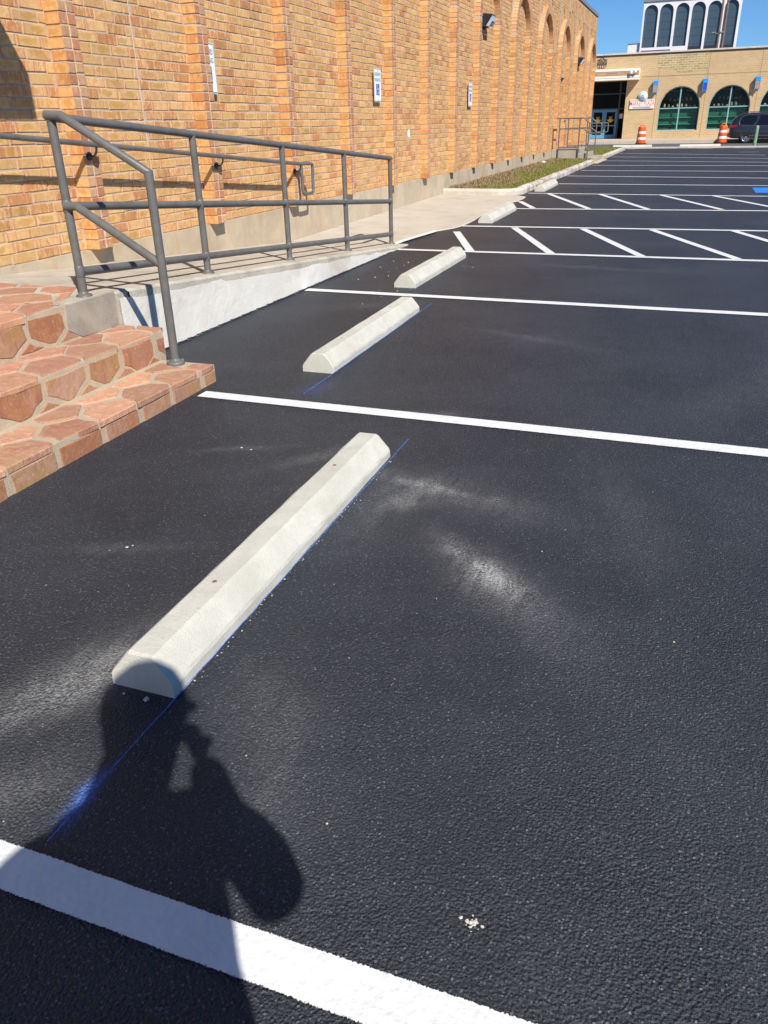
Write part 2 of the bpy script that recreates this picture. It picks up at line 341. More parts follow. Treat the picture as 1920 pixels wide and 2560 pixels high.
M = dict(
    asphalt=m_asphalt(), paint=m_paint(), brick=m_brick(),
    cutbrick=m_brick('cut_brick', (.50, .31, .17), (.54, .36, .22), (.42, .135, .07), (.47, .30, .17), (.40, .25, .14), rb=.60),
    orangebrick=m_brick('orange_brick', (.61, .335, .12), (.67, .43, .19), (.47, .165, .06), (.52, .26, .055), (.40, .22, .055)),
    ringbrick=m_brick('ring_brick', (.56, .34, .165), (.62, .41, .22), (.47, .20, .10), (.52, .30, .11), (.45, .27, .11)),
    mortar=m_concrete('mortar', (.47, .38, .30), (.54, .45, .36), None, 9, 150, .3),
    caulk=simple('joint_caulk', (.60, .52, .42), .7, var=.06),
    plinth=m_concrete('plinth_concrete', (.56, .47, .34), (.42, .35, .26), (.50, .33, .17), 2.6, 60, .4, True),
    ramp=m_concrete('ramp_concrete', (.58, .54, .45), (.45, .41, .34), (.30, .27, .22), 4.5, 110, .8),
    slab=m_concrete('slab_concrete', (.55, .505, .42), (.47, .43, .355), (.36, .32, .26), 2.2, 140, .25),
    curbwhite=m_concrete('curb_white_paint', (.76, .74, .68), (.68, .65, .59), (.50, .45, .37), 3.5, 28, .35, speck=.35),
    stepmortar=m_concrete('step_mortar', (.52, .43, .31), (.45, .37, .265), None, 8, 120, .5),
    greycement=m_concrete('grey_cement', (.42, .37, .29), (.33, .30, .26), (.24, .21, .17), 5, 80, .4),
    stone=m_stone(), rstone=m_riserstone(),
    stop=m_concrete('wheel_stop_concrete', (.58, .57, .505), (.49, .48, .42), (.43, .40, .32), 5, 130, .35),
    pipe=simple('grey_pipe_paint', (.128, .124, .118), .45, .0, .16, 9, .2, 35, .45),
    dark=simple('dark_metal', (.025, .025, .03), .5), rust=simple('rusted_pin', (.20, .13, .10), .8),
    kerb=m_wornkerb(), yellow=simple('yellow_kerb', (.50, .40, .17), .8, var=.3, scale=20), kerbclean=m_concrete('kerb_concrete', (.60, .55, .47), (.50, .46, .39), (.38, .33, .27), 2, 60, .25),
    soil=m_concrete('soil', (.22, .165, .11), (.16, .12, .08), (.12, .10, .05), 5, 60, .5), grass=m_grass(),
    chalk=simple('blue_chalk', (.07, .18, .60), .9, var=.6, scale=60), blue=simple('blue_pavement_paint', (.02, .22, .75), .6), whitep=simple('white_symbol_paint', (.8, .82, .82), .6),
    street=m_concrete('street_asphalt', (.13, .13, .135), (.10, .10, .105), (.08, .08, .085), 1, 60, .3), walk=m_concrete('far_sidewalk', (.56, .48, .38), (.50, .43, .34), (.42, .35, .27), .8, 60, .2),
    white=simple('white_enamel', (.82, .83, .82), .45, var=.03), green=simple('sign_green', (.01, .24, .19), .5, var=.03), signblue=simple('sign_blue', (.02, .06, .45), .5, var=.03), bolt=simple('bolt', (.45, .45, .45), .4, .8),
    lampbody=simple('bronze_housing', (.022, .022, .026), .45), lens=m_glass('lamp_lens', (.45, .50, .55), .15), coping=simple('metal_coping', (.33, .34, .34), .4, .5), slot=simple('slot_dark', (.05, .025, .02), .9),
    mbrick=m_farbrick('market_brick', (.55, .39, .215), (.48, .335, .18), (.60, .465, .30), 1.3), mpatch=m_farbrick('patched_brick', (.47, .36, .20), (.31, .24, .13), (.70, .58, .37), 1.6), mred=m_farbrick('canopy_brick', (.42, .23, .14), (.55, .33, .18), (.45, .33, .24), 1.6),
    soldier=simple('arch_brick', (.52, .385, .225), .9, var=.15, scale=18), cream=simple('cream_trim', (.80, .76, .66), .6, var=.04), mullion=simple('teal_mullion', (.20, .40, .42), .5, var=.05), doorblue=simple('door_blue', (.10, .30, .48), .5, var=.05),
    glass=m_glass('shop_glass', (.012, .016, .02), .04, .28), interior=simple('dark_interior', (.02, .022, .025), .9), shelf=simple('shelf_green', (.015, .13, .085), .7), grid=simple('green_wire', (.10, .55, .38), .5), tube=simple('light_tube', (.9, .92, .9), .5),
    sconce=simple('sconce_blue', (.015, .30, .75), .4, var=.05), sconcep=simple('sconce_panel', (.36, .24, .16), .6), signw=simple('weathered_sign', (.74, .68, .64), .7, var=.08, scale=3), signred=simple('faded_red', (.55, .20, .17), .7), signteal=simple('sign_teal', (.25, .62, .57), .6), signb=simple('faded_blue', (.13, .22, .50), .7),
    tower=m_concrete('tower_white', (.78, .76, .75), (.72, .70, .70), (.66, .63, .63), .3, 5, .05), towerglass=None, purple=simple('purple_band', (.12, .05, .16), .7), wood=simple('pole_wood', (.19, .125, .09), .85, var=.25, scale=3), galv=simple('galvanised', (.35, .36, .38), .4, .6),
    orange=simple('drum_orange', (.80, .115, .015), .45, var=.06), reflect=simple('drum_band', (.78, .76, .76), .35, var=.05), rubber=simple('rubber', (.018, .018, .018), .8), bollard=simple('bollard_green', (.20, .30, .20), .6, var=.2, scale=6),
    car=None, chrome=simple('chrome', (.7, .7, .72), .15, 1., .02), carglass=m_glass('car_glass', (.006, .007, .009), .03), tail=m_glass('tail_lamp', (.32, .015, .03), .12), rim=simple('alloy', (.55, .56, .58), .25, .9, .05), plastic=simple('black_plastic', (.02, .02, .022), .6),
    pole=None, flower=simple('yellow_flower', (.75, .55, .03), .7), canvas=simple('awning_canvas', (.05, .10, .07), .8, bump=.2), skin=simple('skin', (.46, .27, .19), .55, var=.08), shirt=simple('navy_shirt', (.03, .045, .09), .9, bump=.3, bs=200), jeans=simple('denim', (.05, .075, .13), .9, bump=.3, bs=300), cap=simple('tan_cap', (.32, .25, .16), .9), boot=simple('boot', (.10, .06, .035), .6), hair=simple('hair', (.04, .025, .015), .7), phone=simple('phone_case', (.02, .02, .022), .4), doorgrey=simple('steel_door', (.22, .16, .12), .5))
def m_towerglass():
    t = NT('tower_glass'); p = t.sep(t.pos()); g = t.math('FRACT', t.math('MULTIPLY', p[2], 1/1.25)); ln = t.math('LESS_THAN', g, .06)
    c = t.mix(ln, (.055, .085, .115), (.03, .045, .06)); return t.fin(c, .22, None, 0, .5)
M['towerglass'] = m_towerglass()
def m_car():
    t = NT('car_paint'); t.fin((.016, .016, .021), .25, None, 0., .5); t.b.inputs['Coat Weight'].default_value = 1; t.b.inputs['Coat Roughness'].default_value = .05; return t.m
M['car'] = m_car()

# ------------------------------------------------------------------ ground
def sheet(xs, ys, dz, name, mat, parent=None):
    b = MB(); nx = len(xs); vs = [(x, y, gz(x, y)+dz) for y in ys for x in xs]
    b.mesh(vs, [(j*nx+i, j*nx+i+1, (j+1)*nx+i+1, (j+1)*nx+i) for j in range(len(ys)-1) for i in range(nx-1)], True)
    return b.build(name, mat, parent)
def frange(a, b, s):
    n = max(1, round((b-a)/s)); return [a+(b-a)*i/n for i in range(n+1)]
XS = [-30, -8, -4, 0, 4, 10, 30]
struct(sheet([-1500, -300]+XS+[300, 1500], [-600, -60]+frange(-20, 66, 2)+[120, 400, 2200], -.06, 'ground', M['street']))
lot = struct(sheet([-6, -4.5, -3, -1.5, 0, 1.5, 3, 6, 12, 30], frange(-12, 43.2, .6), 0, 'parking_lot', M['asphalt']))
street = struct(sheet(XS, frange(43.5, 51.9, 1.4), -.01, 'street', M['street']))
# raised kerb strip between the lot and the street, pale
b = MB()
for x0, x1 in ((-3.6, 4.5), (4.53, 14)):
    xs = frange(x0, x1, 1.0)
    for a, c in zip(xs, xs[1:]):
        z = gz(a, 43.4); b.box(a, 43.22, z-.1, c-.008, 43.62, z+.06)
o = b.build('lot_kerb', M['kerbclean']); struct(o)
sw = MB()
for a in frange(-14, 28, 1.5)[:-1]:
    z = gz(0, 52)+.16; sw.box(a, 51.9, z-.4, a+1.492, 52.1, z-.002); sw.box(a, 52.1, z-.3, a+1.492, 57.2, z)
struct(sw.build('sidewalk', M['walk']))

def strip(x0, y0, x1, y1, w, dz=.004, name='stall_line', mat=None, seg=.5, jit=.0):
    # painted band laid on the ground from (x0,y0) to (x1,y1); uv v runs across it
    L = math.hypot(x1-x0, y1-y0); n = max(2, int(L/seg)); tx, ty = (x1-x0)/L, (y1-y0)/L; px, py = -ty, tx
    b = MB(); rows = []
    for i in range(n+1):
        s = L*i/n; k = (random.random()-.5)*jit
        A = (x0+tx*s+px*(w/2+k), y0+ty*s+py*(w/2+k)); B = (x0+tx*s-px*(w/2-k), y0+ty*s-py*(w/2-k)); rows.append((A, B, s))
    for (A, B, s0), (C, D, s1) in zip(rows, rows[1:]):
        P = [(q[0], q[1], gz(*q)+dz) for q in (B, D, C, A)]
        b.face(P, False, [(s0, 0), (s1, 0), (s1, 1), (s0, 1)])
    return b.build(name, mat or M['paint'], lot)
W_ = .118
LN = [(-2.55, .82, .82), (-2.58, 3.80, 3.775), (-3.31, 6.81, 6.75), (-3.30, 9.36, 9.37), (-3.10, 11.70, 11.86), (-2.85, 14.18, 14.38), (-3.20, 17.24, 16.95),
      (-2.98, 19.83, 19.5), (-3.19, 22.6, 21.9), (-3.14, 25.0, 24.5), (-3.15, 27.85, 27.3), (-3.13, 30.9, 29.5), (-3.18, 34.05, 32.3), (-3.2, 37.45, 35.2)]
for i, (x, ya, yb) in enumerate(LN):
    # lines run square to the wall; the far ones fan very slightly
    k = (yb-ya)/4.3
    e = 5.4 if i < 13 else 2.3
    strip(x, ya, e, ya+k*(e-x), W_ if i < 2 else .125, seg=.6, jit=.004)
HA = [(-3.02, 11.06, -2.36, 9.31), (-2.33, 11.63, -1.43, 9.36), (-1.38, 11.66, -.44, 9.38), (-.47, 11.71, .53, 9.42), (.55, 11.80, 1.5, 9.43), (1.5, 11.85, 2.45, 9.44), (2.45, 11.9, 3.4, 9.45)]
HB = [(-3.01, 15.45, -2.55, 14.28), (-2.76, 17.13, -1.62, 14.3), (-1.76, 17.14, -.67, 14.35), (-.62, 17.1, .46, 14.45), (.33, 17.0, 1.42, 14.5), (1.3, 16.95, 2.4, 14.5), (2.3, 16.9, 3.4, 14.5)]
for q in HA+HB: strip(*q, .115, .0055, 'hatch_line', seg=.5, jit=.004)
for q in ((-3.35, 42.9, -2.9, 42.3), (-.14, 42.9, .5, 42.0), (1.46, 42.9, 2.3, 42.0), (1.48, 37.7, 2.25, 37.8)): strip(*q, .11, .004, 'stall_line', seg=.4)
# blue accessible-stall panel at the right edge, with the wheelchair symbol
b = MB(); q = [(1.115, 17.68), (2.36, 17.68), (2.36, 18.94), (1.115, 18.94)]
b.face([(x, y, gz(x, y)+.0045) for x, y in q]); pan = b.build('accessible_panel', M['blue'], lot)
def wheelchair(fn, mb):
    # symbol in a unit square, centre 0,0
    def poly(p): mb.mesh([fn(*a) for a in p], [tuple(range(len(p)))])
    def arc(cx, cy, r0, r1, a0, a1, n=18):
        for i in range(n):
            a, c = radians(a0+(a1-a0)*i/n), radians(a0+(a1-a0)*(i+1)/n)
            poly([(cx+r0*cos(a), cy+r0*sin(a)), (cx+r1*cos(a), cy+r1*sin(a)), (cx+r1*cos(c), cy+r1*sin(c)), (cx+r0*cos(c), cy+r0*sin(c))])
    arc(-.06, .40, 0.001, .085, 0, 360); arc(-.04, -.16, .215, .285, 100, 345)
    poly([(-.11, .28), (-.02, .30), (.02, -.02), (-.08, -.02)]); poly([(-.05, .15), (.2, .15), (.2, .09), (-.05, .09)]); poly([(-.06, .04), (.20, .04), (.20, -.04), (-.06, -.04)])
    poly([(.13, .02), (.21, .02), (.32, -.34), (.24, -.34)]); poly([(.25, -.34), (.25, -.28), (.40, -.28), (.40, -.34)])
b = MB(); wheelchair(lambda a, c: (1.74+a*1.1, 18.31+c*1.1, gz(1.74, 18.3)+.012), b); b.build('accessible_symbol', M['whitep'], lot)
# snapped chalk lines along the wheel stops
for i, (x, ya, yb) in enumerate(((-1.178, .90, 3.46), (-1.985, 3.95, 6.5), (-2.35, 6.95, 9.2))):
    strip(x, ya, x+.004, yb, .0028 if i == 0 else .0045, .0065, 'chalk_line', M['chalk'], seg=.08, jit=.003)
# concrete crumbs swept off the stops
b = MB(); rs = random.Random(3)
def crumb(x, y, s):
    z = gz(x, y); n = 5; a0 = rs.random()*6
    ring = [(x+s*cos(a0+2*pi*k/n)*(.6+.6*rs.random()), y+s*sin(a0+2*pi*k/n)*(.6+.6*rs.random()), z+.002) for k in range(n)]
    top = [(x+(p[0]-x)*.5, y+(p[1]-y)*.5, z+s*(.5+.4*rs.random())) for p in ring]
    b.mesh(ring+top, [(k, (k+1) % n, n+(k+1) % n, n+k) for k in range(n)]+[tuple(range(n, 2*n))])
for x, y, s in ((-1.332, 1.385, .006), (-1.254, 1.385, .011), (-1.851, 2.101, .007), (-1.84, 2.12, .004), (-1.90, 2.06, .003), (-1.93, 3.12, .006), (-1.87, 3.11, .006), (.124, 2.123, .005), (-.599, 1.155, .004), (-.35, 2.55, .004)): crumb(x, y, s)
for i in range(60):
    t = rs.random(); crumb(-1.168+rs.gauss(0, .007), 1.45+1.85*t, .0012+.0028*rs.random())
for i in range(80):
    y = .7+rs.random()**1.5*9; crumb(-2.4+rs.random()*4*(.3+y/9), y, .0012+.002*rs.random())
for i in range(22): crumb(-.222+rs.gauss(0, .009), 1.021+rs.gauss(0, .008), .0015+.004*rs.random())
for i in range(30): crumb(-2.6+rs.gauss(0, .35), 7.6+rs.gauss(0, .6), .004+.006*rs.random())
crumbs = stuff(b.build('concrete_crumbs', M['stop'])); crumbs['label'] = 'pale concrete crumbs scattered on the black asphalt'; crumbs['category'] = 'crumbs'

# ------------------------------------------------------------------ slab, ramp, plinth
XP = -4.836     # plinth face
XWALL = -4.86   # recessed brick face
XPIL = -4.73    # pilaster face
EDGE = [(9.55, -3.44), (9.85, -3.44), (10.4, -3.40), (11.04, -3.34), (11.45, -3.16), (11.70, -3.115), (12.4, -3.13), (13.03, -3.15), (14.2, -3.19), (15.19, -3.20), (15.35, -3.12), (15.47, -3.07), (16.0, -3.06), (16.38, -3.09), (16.62, -3.28)]
b = MB()
for (ya, xa), (yb, xb) in zip(EDGE, EDGE[1:]):
    n = max(1, int((yb-ya)/.25))
    for i in range(n):
        y0 = ya+(yb-ya)*i/n; y1 = ya+(yb-ya)*(i+1)/n; x0 = xa+(xb-xa)*i/n; x1 = xa+(xb-xa)*(i+1)/n
        x0 += .012*sin(y0*23); x1 += .012*sin(y1*23)
        z = lambda x, y: gz(x, y)+.010+.02*max(0, min(1, (x+3.2)/-1.2))
        b.face([(XP+.003, y0, z(XP, y0)), (x0, y0, z(x0, y0)), (x1, y1, z(x1, y1)), (XP+.003, y1, z(XP, y1))])
        b.face([(x0, y0, z(x0, y0)), (x0+.012, y0, gz(x0, y0)), (x1+.012, y1, gz(x1, y1)), (x1, y1, z(x1, y1))])
slab = struct(b.build('concrete_slab', M['slab']))
b = MB(); P = [(9.62, -3.435), (9.95, -3.42), (10.4, -3.36), (10.83, -3.30), (11.0, -3.29)]
for (ya, xa), (yb, xb) in zip(P, P[1:]): b.face([(xa-.06, ya, gz(xa, ya)+.022), (xa+.03, ya, gz(xa, ya)+.02), (xb+.03, yb, gz(xb, yb)+.02), (xb-.05, yb, gz(xb, yb)+.022)])
b.build('painted_edge', M['curbwhite'], slab)

RAMP0, RAMP1 = 4.22, 9.75
def rz(y): return .548 if y < RAMP0 else .548+(gz(-3.5, RAMP1)+.012-.548)*(y-RAMP0)/(RAMP1-RAMP0)
def rx(y): return -3.385+.105*max(0, (y-4.2))/5.1
ramp = struct(empty('concrete_ramp', (-4.1, 6, 0))); ramp.location = (0, 0, 0)
b = MB(); ys = frange(3.72, RAMP1, .15); rs = random.Random(5)
lip = [(rs.random()-.5)*.012 for _ in ys]
for i, (y0, y1) in enumerate(zip(ys, ys[1:])):
    e0 = rx(y0)-.012+lip[i]; e1 = rx(y1)-.012+lip[i+1]
    if y0 < 4.2: e0 = min(e0, -3.41)
    if y1 < 4.2: e1 = min(e1, -3.41)
    b.face([(XP+.002, y0, rz(y0)+.004), (e0-.02, y0, rz(y0)), (e1-.02, y1, rz(y1)), (XP+.002, y1, rz(y1)+.004)], True)
    b.face([(e0-.02, y0, rz(y0)), (e0, y0, rz(y0)-.018), (e1, y1, rz(y1)-.018), (e1-.02, y1, rz(y1))], True)
    if y0 >= 4.19: b.face([(e0, y0, rz(y0)-.018), (rx(y0)-.003, y0, -.05), (rx(y1)-.003, y1, -.05), (e1, y1, rz(y1)-.018)])
b.box(-3.43, 4.2, -.05, rx(4.22)-.004, 4.30, rz(4.2)-.019); b.face([(XP+.01, 3.73, .549), (-3.41, 3.73, .549), (-3.41, 3.73, .53), (XP+.01, 3.73, .53)])
b.build('ramp_surface', M['ramp'], ramp)
# white paint on the outer face, its upper edge chipped
b = MB(); ys = frange(4.205, 9.42, .06); rs = random.Random(9); d = .05; top = []
for i, y in enumerate(ys):
    d = min(.062, max(.030, d+rs.gauss(0, .0045)))
    if 5.45 < y < 5.95: d = max(d, .058)
    top.append(max(gz(-3.3, y)+.004, rz(y)-d))
for i in range(len(ys)-1):
    y0, y1 = ys[i], ys[i+1]; f = lambda z, y: (rx(y)+.002+.006*(1-(z-.0)/.55), y, z)
    g0 = gz(-3.3, y0)+.012+.010*rs.random(); g1 = gz(-3.3, y1)+.014
    if top[i] > g0 and top[i+1] > g1: b.face([f(g0, y0), f(g1, y1), f(top[i+1], y1), f(top[i], y0)])
b.build('white_curb_face', M['curbwhite'], ramp, fix=False)

# ------------------------------------------------------------------ flagstone steps
T1 = [[(-2.961,3.787),(-2.957,3.978),(-2.894,3.936),(-2.770,3.913),(-2.820,3.850),(-2.890,3.780)],[(-2.761,3.923),(-2.768,4.005),(-2.636,4.041),(-2.603,4.000),(-2.627,3.904),(-2.679,3.913)],[(-2.850,3.763),(-2.730,3.899),(-2.653,3.896),(-2.613,3.829),(-2.632,3.592),(-2.664,3.619),(-2.786,3.651)],[(-2.958,3.485),(-2.984,3.725),(-2.953,3.768),(-2.888,3.760),(-2.798,3.625),(-2.877,3.480)],[(-2.855,3.451),(-2.766,3.583),(-2.664,3.604),(-2.620,3.560),(-2.611,3.263),(-2.662,3.299),(-2.775,3.332)],[(-2.960,3.174),(-2.963,3.448),(-2.895,3.461),(-2.805,3.323),(-2.891,3.170)],[(-2.767,3.012),(-2.860,3.152),(-2.751,3.293),(-2.662,3.293),(-2.613,3.244),(-2.596,2.956),(-2.653,2.984)],[(-2.969,2.863),(-2.976,3.120),(-2.893,3.144),(-2.790,2.995),(-2.885,2.865)],[(-2.784,2.705),(-2.858,2.830),(-2.769,2.966),(-2.647,2.958),(-2.629,2.941),(-2.643,2.688),(-2.688,2.704)],[(-2.971,2.659),(-2.958,2.811),(-2.878,2.813),(-2.795,2.682),(-2.875,2.559),(-2.937,2.570)],[(-2.808,2.422),(-2.873,2.531),(-2.781,2.656),(-2.656,2.654),(-2.614,2.619),(-2.629,2.347),(-2.686,2.364)],]
T2 = [[(-3.408,3.652),(-3.413,3.939),(-3.336,3.940),(-3.209,3.758),(-3.351,3.641)],[(-3.223,3.465),(-3.317,3.606),(-3.186,3.728),(-3.058,3.710),(-3.021,3.668),(-3.030,3.391),(-3.081,3.439)],[(-3.426,3.299),(-3.434,3.524),(-3.346,3.616),(-3.251,3.473),(-3.358,3.286)],[(-3.213,3.113),(-3.313,3.276),(-3.223,3.441),(-3.076,3.410),(-3.045,3.372),(-3.032,3.061),(-3.069,3.091)],[(-3.435,3.160),(-3.400,3.260),(-3.340,3.261),(-3.245,3.111),(-3.281,3.032),(-3.337,3.044)],[(-3.168,2.792),(-3.275,2.966),(-3.212,3.086),(-3.055,3.054),(-3.005,3.002),(-3.020,2.762),(-3.053,2.741)],[(-3.380,3.963),(-3.395,4.177),(-3.280,4.181),(-3.215,4.085),(-3.361,3.938)],[(-3.214,4.106),(-3.272,4.194),(-3.076,4.182),(-3.036,4.131),(-3.024,4.026),(-3.061,4.075)],[(-3.220,3.787),(-3.298,3.935),(-3.212,4.066),(-3.061,4.036),(-3.010,3.972),(-3.029,3.696),(-3.072,3.737)],]
LD = [[(-3.563,3.509),(-3.664,3.669),(-3.561,3.803),(-3.448,3.680),(-3.415,3.430),(-3.464,3.475)],[(-3.946,3.755),(-3.995,3.858),(-3.873,3.983),(-3.710,3.973),(-3.572,3.822),(-3.752,3.669),(-3.853,3.688)],[(-3.861,4.034),(-3.949,4.166),(-3.873,4.235),(-3.731,4.229),(-3.628,4.064),(-3.707,4.009)],[(-3.554,3.826),(-3.657,3.997),(-3.620,4.054),(-3.548,3.941),(-3.525,3.811)],[(-4.233,4.023),(-4.134,4.123),(-3.974,4.147),(-3.882,4.005),(-4.042,3.883),(-4.109,3.903)],[(-4.431,4.245),(-4.206,4.213),(-4.154,4.132),(-4.248,4.058)],[(-4.180,4.219),(-3.927,4.236),(-3.979,4.172),(-4.124,4.139)],[(-3.830,3.629),(-3.674,3.656),(-3.593,3.502),(-3.668,3.464)],[(-3.571,3.317),(-3.625,3.425),(-3.558,3.481),(-3.462,3.457),(-3.397,3.397),(-3.401,3.191)],]
R2 = [[(4.030,0.303),(4.115,0.301),(4.116,0.180),(4.034,0.229)],[(3.697,0.318),(3.980,0.312),(3.983,0.224),(3.893,0.152),(3.815,0.160),(3.696,0.228)],[(3.982,0.206),(4.055,0.159),(3.901,0.154)],[(3.692,0.212),(3.794,0.161),(3.592,0.157)],[(3.398,0.315),(3.653,0.317),(3.660,0.233),(3.548,0.165),(3.497,0.168),(3.396,0.229)],[(3.057,0.315),(3.365,0.317),(3.363,0.248),(3.232,0.164),(3.186,0.163),(3.055,0.240)],[(3.365,0.211),(3.467,0.157),(3.267,0.154)],[(3.046,0.209),(3.145,0.158),(2.974,0.166)],[(2.734,0.334),(3.030,0.315),(3.022,0.236),(2.924,0.171),(2.852,0.165),(2.712,0.235)],]
R3 = [[(3.429,0.525),(3.702,0.516),(3.713,0.429),(3.610,0.354),(3.558,0.360),(3.422,0.430)],[(3.725,0.404),(3.847,0.354),(3.646,0.349)],[(3.178,0.521),(3.377,0.520),(3.395,0.435),(3.267,0.357),(3.178,0.376),(3.141,0.405)],[(3.403,0.406),(3.504,0.359),(3.327,0.357)],[(4.093,0.390),(4.168,0.346),(4.002,0.346)],]
R1J = [3.898, 3.579, 3.285, 2.974, 2.648, 2.332, 2.02, 1.7]
YE = 1.35     # steps run on towards the camera beyond the frame
st = empty('flagstone_steps'); tag(st, 'three salmon flagstone steps with pale mortar joints by the ramp', 'steps')
def shift(L, dy, keep): return [[(a, c+dy) for a, c in p] for p in L if keep(p)]
T1 += shift(T1[7:11], -.615, lambda p: True)+shift(T1[7:11], -1.05, lambda p: max(q[1] for q in p) < 2.86)
T2 += shift(T2[2:6], -.62, lambda p: True)+shift(T2[2:6], -1.2, lambda p: True)
LD += shift(LD, -1.02, lambda p: True)
R2 += shift(R2[5:9], -.66, lambda p: True); R3 += shift(R3[:4], -.62, lambda p: True)
b = MB(); b.box(-3.03, YE, -.05, -2.6345, 4.05, .1625); b.build('lower_step', M['stepmortar'], st)
s1 = [o for o in kids(st)][-1]
b = MB(); b.box(-3.42, YE, -.05, -3.0225, 4.112, .331); s2 = b.build('middle_step', M['stepmortar'], st)
b = MB(); b.box(XP+.004, YE, -.05, -3.4135, 4.205, .5455); s3 = b.build('landing', M['stepmortar'], st)
b = MB(); b.prism([(3.735, .546), (4.2, .546), (4.2, .325), (3.84, .335), (3.72, .40)], lambda a, c, d: (d, a, c), -3.43, -3.408, .004); b.build('cement_riser', M['greycement'], st)
SR = random.Random(21)
def stones(L, fn, d0, d1, mat, parent, ch, name='flagstone'):
    for p in L:
        p = [(a+SR.gauss(0, .002), c+SR.gauss(0, .002)) for a, c in p]
        q = []
        for i in range(len(p)):       # break the straight edges a little
            a, c = p[i], p[(i+1) % len(p)]; q.append(a)
            if math.hypot(a[0]-c[0], a[1]-c[1]) > .09: q.append(((a[0]+c[0])/2+SR.gauss(0, .004), (a[1]+c[1])/2+SR.gauss(0, .004)))
        b = MB(); b.prism(q, fn, d0, d1+SR.gauss(0, .0015), ch, (SR.random(), SR.random(), SR.random()))
        b.build(name, mat, parent)
def clampx(L, xf): return [[(min(a, xf), c) for a, c in p] for p in L]
stones(clampx(T1, -2.628), lambda a, c, d: (a, c, d), .138, .169, M['stone'], s1, .005)
stones(clampx(T2, -3.014), lambda a, c, d: (a, c, d), .312, .338, M['stone'], s2, .005)
stones(clampx(LD, -3.405), lambda a, c, d: (a, c, d), .515, .553, M['stone'], s3, .005)
stones([[(y1+.018, .005), (y0-.018, .005), (y0-.018, .134), (y1+.018, .134)] for y0, y1 in zip([4.06]+R1J, R1J)], lambda a, c, d: (d, a, c), -2.66, -2.630, M['rstone'], s1, .005, 'riser_stone')
stones(R2, lambda a, c, d: (d, a, c-.004), -3.05, -3.018, M['rstone'], s2, .005, 'riser_stone')
stones(R3, lambda a, c, d: (d, a, c-.004), -3.44, -3.409, M['rstone'], s3, .005, 'riser_stone')

# ------------------------------------------------------------------ wheel stops
def make_stop():
    b = MB(); L = 1.83; st_ = 26; rs = random.Random(4); rows = []
    for i in range(st_+1):
        y = L*i/st_; e = 0 if 0 < i < st_ else .006; ed = 0.0
        if i == 0: y = 0; 
        pr = [(-.108, 0), (-.1075, .038), (-.103, .050), (-.052, .112), (-.040, .1205), (.040, .1205), (.052, .112), (.103, .050), (.1075, .038), (.108, 0)]
        rows.append([(x*(1-e*4)+rs.gauss(0, .0008), y, z*(1-e*5)+rs.gauss(0, .0006)*(z > 0)) for x, z in pr])
    # slightly raked ends
    rows[0] = [(x*.985, .0+z*.10, z) for x, _, z in rows[0]]; rows[-1] = [(x*.985, L-z*.10, z) for x, _, z in rows[-1]]
    rows.insert(1, [(x, .012+z*.1, z) for x, _, z in [(-.108, 0, 0), (-.1075, 0, .038), (-.103, 0, .050), (-.052, 0, .112), (-.040, 0, .1205), (.040, 0, .1205), (.052, 0, .112), (.103, 0, .050), (.1075, 0, .038), (.108, 0, 0)]])
    rows.insert(-1, [(x, L-.012-z*.1, z) for x, _, z in [(-.108, 0, 0), (-.1075, 0, .038), (-.103, 0, .050), (-.052, 0, .112), (-.040, 0, .1205), (.040, 0, .1205), (.052, 0, .112), (.103, 0, .050), (.1075, 0, .038), (.108, 0, 0)]])
    n = 10; vs = [p for r_ in rows for p in r_]
    b.mesh(vs, [(i*n+k, i*n+k+1, (i+1)*n+k+1, (i+1)*n+k) for i in range(len(rows)-1) for k in range(n-1)])
    b.face(rows[0]); b.face(rows[-1])
    root = empty('wheel_stop'); b.build('concrete_body', M['stop'], root)
    for y in (.42, L-.42):
        p = MB(); p.lathe([(.0001, .1213), (.008, .1213), (.009, .1200)], 12, (0, y, 0)); p.build('anchor_pin', M['rust'], root)
    return root
G_ = 'concrete wheel stops along the stalls'
st0 = make_stop()
SP = [(-1.288, 1.415, .3, 'nearest concrete wheel stop, with the photographer\'s shadow on its near end'), (-2.095, 4.39, .4, 'second concrete wheel stop from the camera, between two white lines beside the curb'),
      (-2.442, 7.12, -.3, 'third concrete wheel stop from the camera, just before the first hatched aisle'), (-2.870, 12.11, .2, 'fourth wheel stop, at the edge of the bare slab between the hatched aisles'),
      (-3.045, 17.68, .3, 'fifth wheel stop, touching the kerb beside the grass strip')]
for i, (x, y, a, lb) in enumerate(SP):
    o = st0 if i == 0 else copy_tree(st0)
    o.location = (x, y, gz(x, y)-.003); o.rotation_euler = (radians(.45), 0, radians(a)); tag(o, lb, 'wheel stop', G_)
for x, y, a, lb in ((-4.05, 43.75, -90, 'white wheel stop at the far kerb, before the left orange drum'), (-.95, 43.75, -90, 'white wheel stop at the far kerb, left of the green post')):
    o = copy_tree(st0); o.location = (x, y, gz(x, y)+.03); o.rotation_euler = (0, 0, radians(a)); tag(o, lb, 'wheel stop', G_)
